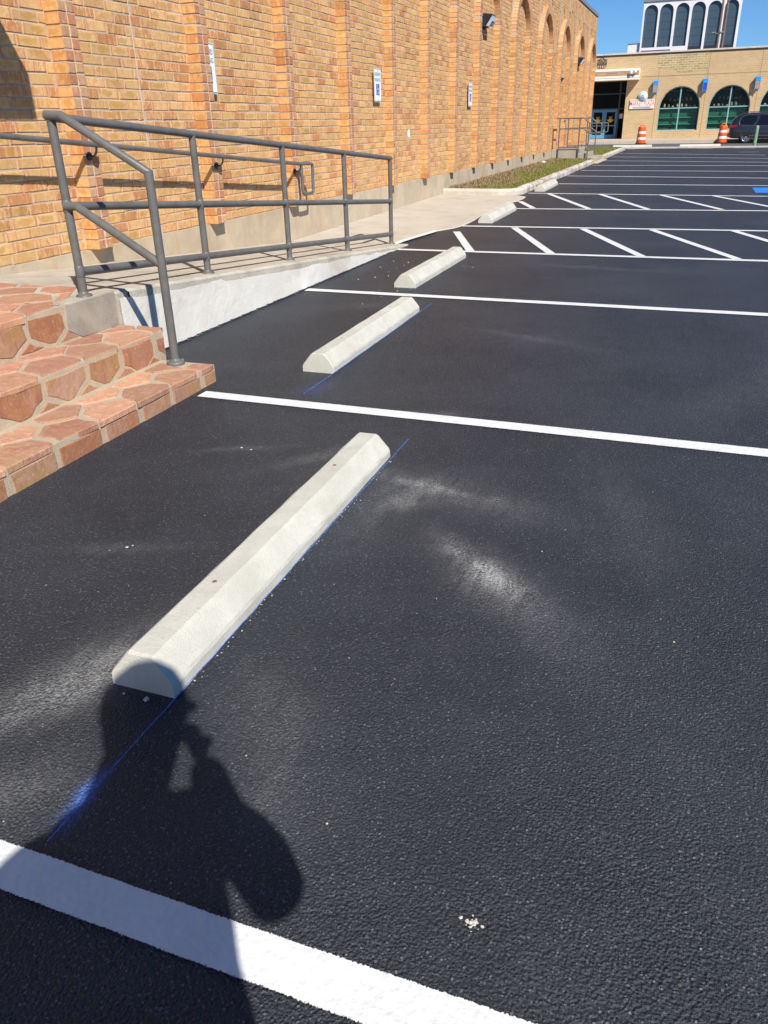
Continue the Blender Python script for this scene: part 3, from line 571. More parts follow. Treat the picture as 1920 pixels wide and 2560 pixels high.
#@@P3
# ------------------------------------------------------------------ ramp railing
RR = .0255
def pipe(name, pts, root, r=RR, n=14): b = MB(); b.tube(pts, r, n); return b.build(name, M['pipe'], root, fix=False)
def bend(pts, rad=.05, n=5):
    # round the inner corners of a polyline
    P = [Vector(p) for p in pts]; out = [P[0]]
    for i in range(1, len(P)-1):
        a = (P[i-1]-P[i]).normalized(); c = (P[i+1]-P[i]).normalized(); A = P[i]+a*rad; C = P[i]+c*rad
        for k in range(n+1):
            t = k/n; out.append(A*(1-t)**2+P[i]*2*t*(1-t)+C*t*t)
    return out+[P[-1]]
rail = empty('ramp_railing'); tag(rail, 'grey steel pipe railing with three rails along the ramp edge', 'railing')
XR = -3.48
top = lambda y: 1.547+(1.110-1.547)*(y-3.97)/5.66
mid = lambda y: 1.073+(.627-1.073)*(y-3.98)/5.665
low = lambda y: .695+(.242-.695)*(y-4.03)/5.67
PY = [4.0, 5.425, 6.84, 8.24, 9.66]
pipe('top_rail', [(XR, 3.975, top(3.975)), (XR, 9.685, top(9.685))], rail)
pipe('middle_rail', [(XR, 4.0, mid(4.0)), (XR, 9.66, mid(9.66))], rail)
pipe('bottom_rail', [(XR, 4.0, low(4.0)), (XR, 9.66, low(9.66))], rail)
for y in PY:
    p = pipe('post', [(XR, y, rz(y)-.01), (XR, y, top(y)+(.0 if y > 4.1 else .02))], rail)
    b = MB(); b.lathe([(.05, -.02), (.05, .006), (.045, .012), (.03, .014), (.026, .03)], 16, (XR, y, rz(y))); b.build('base_flange', M['pipe'], p)
    b = MB()
    for z in (mid(y), low(y)): b.lathe([(.0256, -.034), (.029, -.028), (.029, .028), (.0256, .034)], 14, (XR, y, z))
    b.build('weld_collar', M['pipe'], p)['kind'] = 'stuff'
pipe('stair_handrail', [(XR-.02, 3.985, 1.555), (-3.395, 3.985, 1.55), (-2.872, 3.995, 1.253), (-2.872, 3.995, 1.2)], rail)
p = pipe('post', [(-2.872, 3.995, 1.262), (-2.872, 3.995, .165)], rail)
b = MB(); b.lathe([(.056, -.004), (.056, .008), (.05, .014), (.032, .016), (.027, .03)], 18, (-2.872, 3.995, .17)); b.build('base_flange', M['pipe'], p)
b = MB()
for k in range(4): b.lathe([(.008, 0), (.008, .012), (.0001, .014)], 6, (-2.872+.044*cos(.6+k*pi/2), 3.995+.044*sin(.6+k*pi/2), .180))
b.build('bolt', M['pipe'], p)
pipe('stair_middle_rail', [(XR, 3.985, 1.074), (-3.40, 3.985, 1.074), (-2.872, 3.995, .755)], rail)

# ------------------------------------------------------------------ main brick building
PILY = [5.74, 7.685]+[5.828+1.873*k for k in range(2, 19)]     # near arris of every pilaster
PW = .188
ROW, BL, Z0, ZT = .083, .263, .562, 5.442
YN, YF = 1.6, 40.16
DOOR = (30.40, 31.98, 2.84)        # opening y0,y1,top
bld = empty('brick_building'); tag(bld, 'long tan and orange brick building with pilasters and arches along the lot', 'building')
b = MB()
b.box(-22, -9, -.4, -5.25, YF-.004, 5.43)
for y0, y1, z0, z1 in ((-9, DOOR[0], -.4, 5.42), (DOOR[1], YF-.006, -.4, 5.42), (DOOR[0]+.001, DOOR[1]-.001, DOOR[2], 5.42), (DOOR[0]+.001, DOOR[1]-.001, -.4, .59)): b.box(-5.30, y0, z0, XWALL-.0055, y1, z1)
wall = b.build('brick_wall', M['mortar'], bld)
b = MB()
for y0, y1 in ((-9, 3.0), (3.01, 9.0), (9.006, 15.1), (15.106, 21.2), (21.206, 27.3), (27.306, 33.4), (33.406, YF+.004)): b.box(-5.2, y0, -.3, XP, y1, Z0-.008)
b.build('concrete_plinth', M['plinth'], bld)
BR = random.Random(11)
def brick(mb, y0, y1, z0, z1, xb, xf, rnd=None, jit=.0016, side=None):
    # one brick with a chamfered, slightly crooked face looking +X
    j = lambda s=jit: BR.gauss(0, s)
    c = rnd or (BR.random(), BR.random(), BR.random()); f = xf+BR.gauss(0, .0012); e = .0035
    Y = [y0+j(), y1+j()]; Zs = [z0+j(), z1+j()]
    cor = [(Y[0], Zs[0]+j()), (Y[1], Zs[0]+j()), (Y[1], Zs[1]+j()), (Y[0], Zs[1]+j())]
    vs = [(xb, a, q) for a, q in cor]+[(f-e, a, q) for a, q in cor]
    ym, zm = (y0+y1)/2, (z0+z1)/2
    inn = [(a+(e if a < ym else -e), q+(e if q < zm else -e)) for a, q in cor]
    vs += [(f+j(.0006), a, q) for a, q in inn]
    U = [(-.5, -.5), (.5, -.5), (.5, .5), (-.5, .5)]
    fs = [(8, 9, 10, 11)]+[(4+i, 4+(i+1) % 4, 8+(i+1) % 4, 8+i) for i in range(4)]+[(i, (i+1) % 4, 4+(i+1) % 4, 4+i) for i in range(4)]
    uvs = [U]+[[U[i], U[(i+1) % 4], U[(i+1) % 4], U[i]] for i in range(4)]+[U]*4
    mb.mesh(vs, fs, False, c, uvs)
cands = []      # (projected size, args)
def want(y0, y1, z0, z1, x):
    p = proj((x, (y0+y1)/2, (z0+z1)/2))
    if not p or not (-10 < p[0] < 1930 and -10 < p[1] < 900): return 0
    a = proj((x, y0, z0)); c = proj((x, y1, z1)); return abs(a[0]-c[0])*abs(a[1]-c[1])
bays = []; prev = YN
for py in PILY: bays.append((prev, py)); prev = py+PW
bays.append((prev, YF-.19))
rows = int((ZT-Z0)/ROW)
J = .0115
jobs = []
for bi, (a0, a1) in enumerate(bays):
    segs = [(a0, a1)]
    if bi == 1: segs = [(a0, 6.815), (6.825, a1)]
    for s0, s1 in segs:
        ctl = bi == 1
        for i in range(rows):
            z0 = Z0+i*ROW; z1 = z0+ROW-J; y = s0-(BL*(.5 if i % 2 else 1.0)) + (.13 if bi % 2 else .04) + BR.gauss(0, .006)
            y = s0-((.5 if i % 2 else .98)*BL*(.6+.4*((bi*37) % 10)/10))
            while y < s1-.005:
                l = BL+BR.gauss(0, .004); e0, e1 = max(s0+.003, y), min(s1-.003, y+l-J)
                y += l
                if e1-e0 < .025: continue
                if e1 > DOOR[0] and e0 < DOOR[1] and z0 < DOOR[2]:
                    if e0 < DOOR[0]-.03: e1 = DOOR[0]
                    elif e1 > DOOR[1]+.03: e0 = DOOR[1]
                    else: continue
                jobs.append((want(e0, e1, z0, z1, XWALL), (e0, e1, z0, z1, XWALL-.03, XWALL), 'brick'))
# arch pairs: pilasters (1,2), (3,4) ... joined by a projecting half-round ring
SPR = 3.505
arch = [(k, k+1) for k in range(1, 18, 2)]
piljobs = {}
for k, py in enumerate(PILY):
    ht = SPR if k > 0 else ZT-.9
    core = MB(); core.box(XWALL-.02, py+.005, Z0+.006, XPIL-.006, py+PW-.005, ht)
    pil = core.build('pilaster', M['mortar'], bld)
    cj = MB(); cj.box(XPIL-.03, py+PW/2-.005, Z0, XPIL-.004, py+PW/2+.005, ht); cj.build('joint', M['caulk'], pil)
    L = []
    for i in range(int((ht-Z0)/ROW)):
        z0 = Z0+i*ROW; z1 = z0+ROW-J
        for h in range(2):
            y0 = py+h*(PW/2+.004); y1 = y0+PW/2-.004
            (jobs if 0 else L).append((want(y0, y1, z0, z1, XPIL)*2.2, (y0, y1, z0, z1, XWALL-.01, XPIL), h))
    piljobs[k] = (pil, L)
allj = sorted([j[0] for j in jobs]+[j[0] for _, L in piljobs.values() for j in L], reverse=True)
CUT = allj[298]
def pil_brick(mb, a, h):
    # the near side face is a fired orange stretcher end, the front is a sawn face
    brick(mb, *a)
field = MB()
for s, a, kind in jobs:
    if s > CUT:
        m1 = MB(); brick(m1, *a); m1.build('brick', M['brick'], wall, fix=False)
    else: brick(field, *a)
stuff(field.build('brickwork', M['brick'], wall, fix=False))
def two_tone(o):
    # orange side faces, sawn front
    o.data.materials.append(M['cutbrick'])
    for p in o.data.polygons:
        n = p.normal
        if n.x > .75: p.material_index = 1
for k, (pil, L) in piljobs.items():
    f = MB()
    for s, a, h in L:
        if s > CUT:
            m1 = MB(); brick(m1, *a); two_tone(m1.build('brick', M['orangebrick'], pil, fix=False))
        else: brick(f, *a)
    o = stuff(f.build('pilaster_brickwork', M['orangebrick'], pil, fix=False)); two_tone(o)
for k0, k1 in arch:
    ya, yb = PILY[k0]+PW, PILY[k1]; cy = (ya+yb)/2; r0 = (yb-ya)/2; r1 = r0+PW
    core = MB(); n = 36
    def P(r, a, x): return (x, cy-r*cos(a), SPR+r*sin(a))
    for i in range(n):
        a, c = pi*i/n, pi*(i+1)/n; x1 = XPIL-.006; x0 = XWALL-.02
        core.face([P(r0+.006, a, x1), P(r0+.006, c, x1), P(r1-.006, c, x1), P(r1-.006, a, x1)])
        core.face([P(r0+.006, a, x0), P(r0+.006, c, x0), P(r0+.006, c, x1), P(r0+.006, a, x1)])
        core.face([P(r1-.006, a, x0), P(r1-.006, c, x0), P(r1-.006, c, x1), P(r1-.006, a, x1)])
    ring = core.build('arch_ring', M['mortar'], bld)
    v = MB(); nv = 40
    for i in range(nv):
        g = pi/nv*.06; a, c = pi*i/nv+g, pi*(i+1)/nv-g; col = (BR.random(), BR.random(), BR.random())
        q = [P(r0, a, 0), P(r0, c, 0), P(r1, c, 0), P(r1, a, 0)]; f = XPIL+BR.gauss(0, .0015)
        vs = [(XWALL-.01, p[1], p[2]) for p in q]+[(f, p[1], p[2]) for p in q]; U = [(-.5, -.5), (-.5, .5), (.5, .5), (.5, -.5)]
        v.mesh(vs, [(4, 5, 6, 7)]+[(i2, (i2+1) % 4, 4+(i2+1) % 4, 4+i2) for i2 in range(4)], False, col, [U]*5)
    o = stuff(v.build('voussoir_brickwork', M['ringbrick'], ring)); two_tone(o)
# raised corner strip at the far end, coping, slots, control joint, sign scar
b = MB()
for i in range(rows):
    z0 = Z0+i*ROW; brick(b, YF-.187, YF-.094, z0, z0+ROW-J, XWALL-.03, XWALL); brick(b, YF-.09, YF, z0, z0+ROW-J, XWALL-.03, XWALL)
stuff(b.build('corner_brickwork', M['brick'], wall, fix=False))
b = MB(); b.bbox(-5.5, -9, 5.435, XWALL+.035, YF+.04, 5.552, .006); b.build('coping', M['coping'], bld)
b = MB(); b.box(XWALL-.02, 6.8155, Z0, XWALL-.002, 6.8245, ZT); b.build('control_joint', M['caulk'], bld)
for k in range(-4, 9):
    y = 29.72+1.235*k
    if y < YF-.3:
        b = MB(); b.box(XWALL-.02, y-.012, 4.66, XWALL+.004, y+.012, 4.81); b.box(XWALL-.02, y-.03, 4.81, XWALL+.006, y+.03, 4.855); b.build('weep_slot', M['slot'], bld)
b = MB(); rs = random.Random(2); n = 14; cy, cz = 14.49, 1.33
b.face([(XWALL+.0035, cy+(.065+.018*rs.random())*cos(2*pi*i/n), cz+(.06+.02*rs.random())*sin(2*pi*i/n)) for i in range(n)]); b.build('paint_scar', M['white'], bld)
# doorway: brick reveals, lintel, steel door
b = MB()
for i in range(int((DOOR[2]-.60)/ROW)):
    z0 = .603+i*ROW; c = (BR.random(), BR.random(), BR.random())
    U = [(-.5, -.5), (.5, -.5), (.5, .5), (-.5, .5)]
    b.face([(-5.24, DOOR[1]-.006, z0), (XWALL-.01, DOOR[1]-.006, z0), (XWALL-.01, DOOR[1]-.006, z0+ROW-J), (-5.24, DOOR[1]-.006, z0+ROW-J)], False, U, c)
    b.face([(-5.24, DOOR[0]+.006, z0), (XWALL-.01, DOOR[0]+.006, z0), (XWALL-.01, DOOR[0]+.006, z0+ROW-J), (-5.24, DOOR[0]+.006, z0+ROW-J)], False, U, c)
stuff(b.build('reveal_brickwork', M['brick'], wall))
b = MB(); b.box(-5.249, DOOR[0]+.2, .6, -5.2, DOOR[1]-.2, 2.7); d = b.build('side_door', M['doorgrey'], bld); b = MB(); b.box(-5.199, DOOR[0]+.28, 1.55, -5.14, DOOR[0]+.32, 1.7); b.build('handle', M['galv'], d)
b = MB(); b.box(XWALL-.004, 2.0, .555, XWALL+.03, 3.0, 2.65); d = b.build('entrance_door', M['doorgrey'], bld); b = MB(); b.box(XWALL+.031, 2.08, 1.5, XWALL+.09, 2.12, 1.7); b.build('handle', M['galv'], d)

# wall handrail on brackets
wr = empty('wall_handrail'); tag(wr, 'grey pipe handrail on three wall brackets ending in a loop', 'handrail')
XH = -4.64
pipe('rail', [(XH, 1.2, 1.73), (XH, 4.793, 1.457), (XH, 9.62, 1.058)], wr, .021, 12)
pipe('end_loop', bend([(XH, 9.60, 1.06), (XH, 9.95, 1.047), (XH, 9.93, .705), (XH, 9.63, .705), (XH, 9.615, 1.04)], .045), wr, .019, 12)
for y in (5.80, 7.765, 9.60):
    z = 1.457+(1.058-1.457)*(y-4.793)/4.827
    b = MB(); b.tube(bend([(XPIL-.002, y, z-.085), (XPIL+.06, y, z-.085), (XH, y, z-.045), (XH, y, z-.01)], .02, 4), .009, 8); b.tube([(XPIL-.002, y, z-.085), (XPIL+.010, y, z-.085)], .034, 14); b.tube([(XPIL+.01, y, z-.085), (XPIL+.028, y, z-.085)], [.024, .012], 12); b.build('bracket', M['dark'], wr)

# ------------------------------------------------------------------ parking signs
def park_sign(y0, lb):
    r = empty('parking_sign', (XWALL+.042, y0, 1.795)); tag(r, lb, 'sign', 'reserved parking signs on the brick wall')
    def rr(w0, w1, h0, h1, rad, x, nm, mat, par):
        pts = []
        for cx, cz, a in ((w1-rad, h1-rad, 0), (w0+rad, h1-rad, 90), (w0+rad, h0+rad, 180), (w1-rad, h0+rad, 270)):
            pts += [(cx+rad*cos(radians(a+t)), cz+rad*sin(radians(a+t))) for t in (0, 30, 60, 90)]
        b = MB(); b.prism(pts, lambda a, c, d: (d, a, c), x-.002, x, 0); return b.build(nm, mat, par)
    p = rr(0, .308, 0, .460, .022, .003, 'plate', M['white'], r)
    rr(.007, .301, .007, .453, .018, .0045, 'border', M['green'], r); rr(.016, .292, .016, .444, .013, .006, 'field', M['white'], r)
    b = text_mb('RESERVED', .066, lambda a, c: (.0068, .154+a, .375+c), None, xscale=.80, thick=.0008); text_mb('PARKING', .066, lambda a, c: (.0068, .154+a, .300+c), b, xscale=.86, thick=.0008); b.build('lettering', M['green'], r)['kind'] = 'stuff'
    q = rr(.088, .220, .095, .248, .004, .0075, 'blue_panel', M['signblue'], r)
    b = MB(); wheelchair(lambda a, c: (.009, .154+a*.15, .172+c*.15), b); b.build('symbol', M['white'], q)
    b = MB(); b.box(-.040, .11, .02, .0005, .20, .44); b.build('mounting_rail', M['galv'], r)
    for z in (.03, .43):
        b = MB(); b.lathe([(.0001, .006), (.008, .005), (.009, .0)], 10, (0, 0, 0), M=Matrix.Translation((.006, .154, z)) @ Matrix.Rotation(pi/2, 4, 'Y')); b.build('bolt', M['bolt'], r)
park_sign(7.795, 'reserved parking sign half hidden behind a pilaster, nearest the camera')
park_sign(12.715, 'reserved parking sign on the brick wall, second from the camera')
park_sign(18.42, 'reserved parking sign on the brick wall, farthest from the camera')

# wall-pack lamps
def wall_lamp(y, z, lb):
    r = empty('wall_lamp', (XWALL, y, z)); tag(r, lb, 'lamp', 'wall pack lamps on the brick wall')
    w = .34
    prof = [(0, 0), (.085, 0), (.10, .03), (.235, .205), (.235, .225), (.10, .245), (0, .245)]
    b = MB(); b.prism(prof, lambda a, c, d: (a, d, c), 0, w, 0); b.build('housing', M['lampbody'], r)
    b = MB(); b.prism([(.10, .012), (.175, .012), (.236, .10), (.236, .20)], lambda a, c, d: (a, d, c), .025, w-.025, 0); b.build('lens', M['lens'], r)
    b = MB(); b.box(0, .1, -.045, .07, .22, 0); b.build('conduit_box', M['lampbody'], r)
wall_lamp(19.55, 3.36, 'dark wall-pack lamp high on the brick, nearer the camera')
wall_lamp(34.86, 3.40, 'dark wall-pack lamp high on the brick, near the far corner')

# canvas awning over the entrance, left of the frame; its shadow falls on the wall
aw = empty('entrance_awning'); tag(aw, 'dark canvas awning over the entrance door above the landing', 'awning')
kx = LDIR.y/-LDIR.x; kz = LDIR.z/-LDIR.x
dp = 1.0; ye = 5.435-kx*dp; zo = 1.87-kz*dp; zb = 1.56-kz*dp
ztop = zo+.62
b = MB()
b.prism([(XWALL, ztop), (XWALL+dp, zo), (XWALL+dp, zb), (XWALL+dp-.012, zb), (XWALL+dp-.012, zo-.01), (XWALL, ztop-.012)], lambda a, c, d: (a, d, c), .9, ye, 0)
b.build('canopy', M['canvas'], aw)
b = MB()
for y in (.9, ye-.012): b.prism([(XWALL, ztop), (XWALL+dp, zo), (XWALL+dp, zb), (XWALL, zb)], lambda a, c, d: (a, d, c), y, y+.01, 0); 
b.build('side_panel', M['canvas'], aw)
b = MB()
for y in (1.2, 2.6, ye-.08): b.tube([(XWALL, y, ztop-.04), (XWALL+dp-.03, y, zo-.03)], .014, 8); b.tube([(XWALL, y, zb+.02), (XWALL+dp-.03, y, zb+.02)], .014, 8)
b.build('frame', M['galv'], aw)
#@@P4
# ------------------------------------------------------------------ kerb and grass strip
def sweep(name, path, prof, mat, parent=None):
    # path of (x,y), profile of (offset to the left of travel, height)
    n = len(prof); vs = []; L = 0
    for i, (x, y) in enumerate(path):
        a = path[max(0, i-1)]; c = path[min(len(path)-1, i+1)]; tx, ty = c[0]-a[0], c[1]-a[1]; l = math.hypot(tx, ty); tx /= l; ty /= l
        for o, h in prof: vs.append((x-ty*o, y+tx*o, gz(x, y)+h+(.006*sin(y*3.1+x) if h > .05 else 0)))
    b = MB(); b.mesh(vs, [(i*n+k, i*n+k+1, (i+1)*n+k+1, (i+1)*n+k) for i in range(len(path)-1) for k in range(n-1)], False)
    b.face(vs[:n]); b.face(vs[-n:]); return b.build(name, mat, parent)
KP = [(0, -.05), (0, .085), (.02, .118), (.05, .13), (.12, .13), (.15, .125), (.15, -.05)]
kerb = struct(empty('grass_kerb'))
arc = [(-3.25-.55+.55*sin(t), 16.75+.0+.55*(1-cos(t))-.18) for t in [i*pi/2/7 for i in range(8)]]
sweep('kerb_return', [(-4.83, 16.57), (-4.3, 16.57)]+[(-3.8+.55*sin(t), 16.57+.55*(1-cos(t))) for t in [i*pi/2/7 for i in range(8)]], KP, M['kerbclean'], kerb)
ys = [17.135, 19.9, 22.9, 25.9, 28.7]
for a, c in zip(ys, ys[1:]): sweep('kerb_stone', [(-3.25+.01*sin(y*1.7), y) for y in frange(a, c-.012, .6)], KP, M['kerb'], kerb)
sweep('yellow_kerb_end', [(-3.25, 28.71), (-3.25, 29.0)], KP, M['yellow'], kerb)
sweep('yellow_kerb_end', [(-3.25, 31.9), (-3.25, 32.2)], KP, M['yellow'], kerb)
for a, c in ((32.22, 35.2), (35.21, 38.4), (38.41, 41.6)): sweep('kerb_stone', [(-3.25-.004*(y-32), y) for y in frange(a, c-.012, .6)], KP, M['kerb'], kerb)
b = MB(); ys = frange(16.73, 42.6, .6)
for y0, y1 in zip(ys, ys[1:]):
    xe = lambda y: -3.395 if y < 41 else -3.5
    f = lambda x, y: gz(x, y)+.085+.03*((-3.4-x)/1.4)+.008*sin(x*5+y*2.3)
    b.face([(XP-.1, y0, f(XP, y0)), (-4.1, y0, f(-4.1, y0)), (-4.1, y1, f(-4.1, y1)), (XP-.1, y1, f(XP, y1))], True); b.face([(-4.1, y0, f(-4.1, y0)), (xe(y0), y0, f(xe(y0), y0)), (xe(y1), y1, f(xe(y1), y1)), (-4.1, y1, f(-4.1, y1))], True)
struct(b.build('soil_strip', M['soil']))
b = MB(); gr = random.Random(8)
def hills(x, y): return sin(x*3.1+y*1.7)+sin(x*5.3-y*2.9+1)+sin(x*1.3+y*4.1+2)
for i in range(30000):
    y = 16.8+25.4*gr.random()**1.25; x = -4.8+1.38*gr.random()
    if 29.9 < y < 31.2 and x > -4.85: continue
    dry = (1 if x < -4.05+.22*sin(y*1.1)+.12*hills(x, y) and y < 30 else 0) if y < 24 else (1 if x < -4.35+.1*hills(x, y) and y < 29.5 else 0)
    dens = hills(x, y)
    if dry and gr.random() < .45: continue
    z = gz(x, y)+.085+.03*((-3.4-x)/1.4); h = (.022+.035*gr.random())*(1.2 if dens > .6 else .9); a = gr.random()*6.28; w = .010+.008*gr.random()
    if dry: k = gr.random(); c = (.20+.10*k, .145+.075*k, .075+.04*k)
    else: k = gr.random(); c = (.12+.10*k, .15+.09*k, .022+.03*k)
    if gr.random() < .25: c = (.28, .22, .11)
    lx, ly = (gr.random()-.5)*.05, (gr.random()-.5)*.05
    b.face([(x-w*cos(a), y-w*sin(a), z-.004), (x+w*cos(a), y+w*sin(a), z-.004), (x+lx, y+ly, z+h)], False, None, c)
g = stuff(b.build('grass', M['grass'], fix=False)); g['label'] = 'patchy green and dry grass between the brick wall and kerb'; g['category'] = 'grass'
b = MB(); b.lathe([(.0001, .07), (.05, .06), (.085, .02), (.08, -.02)], 9, (-4.6, 27.1, gz(-4.6, 27.1)+.11), sm=False); tag(b.build('stone', M['stop']), 'small white stone lying in the grass by the plinth', 'stone')

# ------------------------------------------------------------------ far entry steps with railings
es = empty('entry_steps'); tag(es, 'grey concrete entry steps and landing by the far end of the wall', 'steps')
zg = gz(-4, 30.5)+.06
b = MB(); b.bbox(XP+.002, 29.95, zg-.2, -3.95, 31.95, .60, .012); b.build('landing', M['greycement'], es)
b = MB(); b.bbox(-3.948, 30.0, zg-.2, -3.62, 31.9, .47, .012); b.build('step', M['greycement'], es)
b = MB(); b.bbox(-3.618, 30.0, zg-.2, -3.30, 31.9, .345, .012); b.build('step', M['greycement'], es)
b = MB(); b.box(-3.42, 29.02, zg-.2, -3.12, 31.88, gz(-3.3, 30)+.02); b.build('path', M['slab'], es)
def stair_rail(y, lb):
    r = empty('stair_railing'); tag(r, lb, 'railing', 'railings of the far entry steps')
    R_ = .021
    pipe('top_rail', bend([(XPIL+.01, y, 1.553), (-3.80, y, 1.553), (-3.585, y, 1.383), (-3.20, y, 1.375), (-3.20, y, 1.085), (-3.575, y, 1.085), (-3.80, y, 1.235), (XPIL+.12, y, 1.235)], .05, 4), r, R_, 10)
    for x, zt, zb in ((-4.60, 1.553, .30), (-3.925, 1.553, .30), (-3.605, 1.39, .31)):
        p = pipe('post', [(x, y, zb-.08), (x, y, zt)], r, R_, 10)
    pipe('bottom_rail', [(-4.60, y, .655), (-3.925, y, .655)], r, R_, 10)
stair_rail(29.91, 'grey pipe railing on the near side of the far entry steps')
stair_rail(31.99, 'grey pipe railing on the far side of the far entry steps')

# ------------------------------------------------------------------ market building across the street
YM = 57.0
mk = empty('market_building', (0, 0, 0)); tag(mk, 'tan brick shop building with arched windows and a recessed glass entrance', 'building')
def arch_pts(cx, zs, r, n=20): return [(cx-r*cos(pi*i/n), zs+r*sin(pi*i/n)) for i in range(n+1)]
ZB, ZR = .34, 5.06
WIN = [(-1.565, 1.19), (1.29, 1.155), (4.14, 1.16), (7.0, 1.16), (9.85, 1.16)]      # centre x, half width
ZS, ZI = 2.04, .805                                                  # spring, sill
EX0, EX1, EZ = -9.4, -4.80, 3.68                                     # entrance recess
b = MB(); TH = .35
def slabq(x0, z0, x1, z1):
    if x1-x0 > .001 and z1-z0 > .001: b.box(x0, YM, z0, x1, YM+TH, z1)
slabq(-16, ZB-.4, EX0, ZR); slabq(EX0, EZ, EX1, ZR)
px = EX1
for cx, r in WIN:
    slabq(px, ZB-.4, cx-r, ZR); slabq(cx-r, ZB-.4, cx+r, ZI)
    A = arch_pts(cx, ZS, r)
    for (xa, za), (xb, zb) in zip(A, A[1:]):
        b.face([(xa, YM, za), (xb, YM, zb), (xb, YM, ZR), (xa, YM, ZR)]); b.face([(xa, YM, za), (xb, YM, zb), (xb, YM+TH, zb), (xa, YM+TH, za)])
    px = cx+r
slabq(px, ZB-.4, 22, ZR)
b.build('brick_facade', M['mbrick'], mk, fix=False)
b = MB(); b.box(-16, YM+3.2, ZB-.4, 22, YM+12, ZR-.05); b.box(-16, YM+TH, ZB-.4, EX0-.02, YM+3.2, ZR-.1); b.box(-16, YM+TH, ZR-.3, 22, YM+3.2, ZR-.06); b.box(-16, YM+TH, ZB-.42, 22, YM+3.2, ZB+.02); b.box(21.6, YM+TH, ZB-.3, 22, YM+3.2, ZR-.3); b.build('inner_shell', M['interior'], mk)
b = MB(); b.bbox(-16.1, YM-.05, ZR-.01, 22.1, YM+.6, ZR+.075, .01); b.build('parapet_coping', M['kerbclean'], mk)
b = MB(); b.box(-16.05, YM-.022, ZR-.10, 22.05, YM-.001, ZR-.012); b.build('coping_drip', M['slot'], mk)
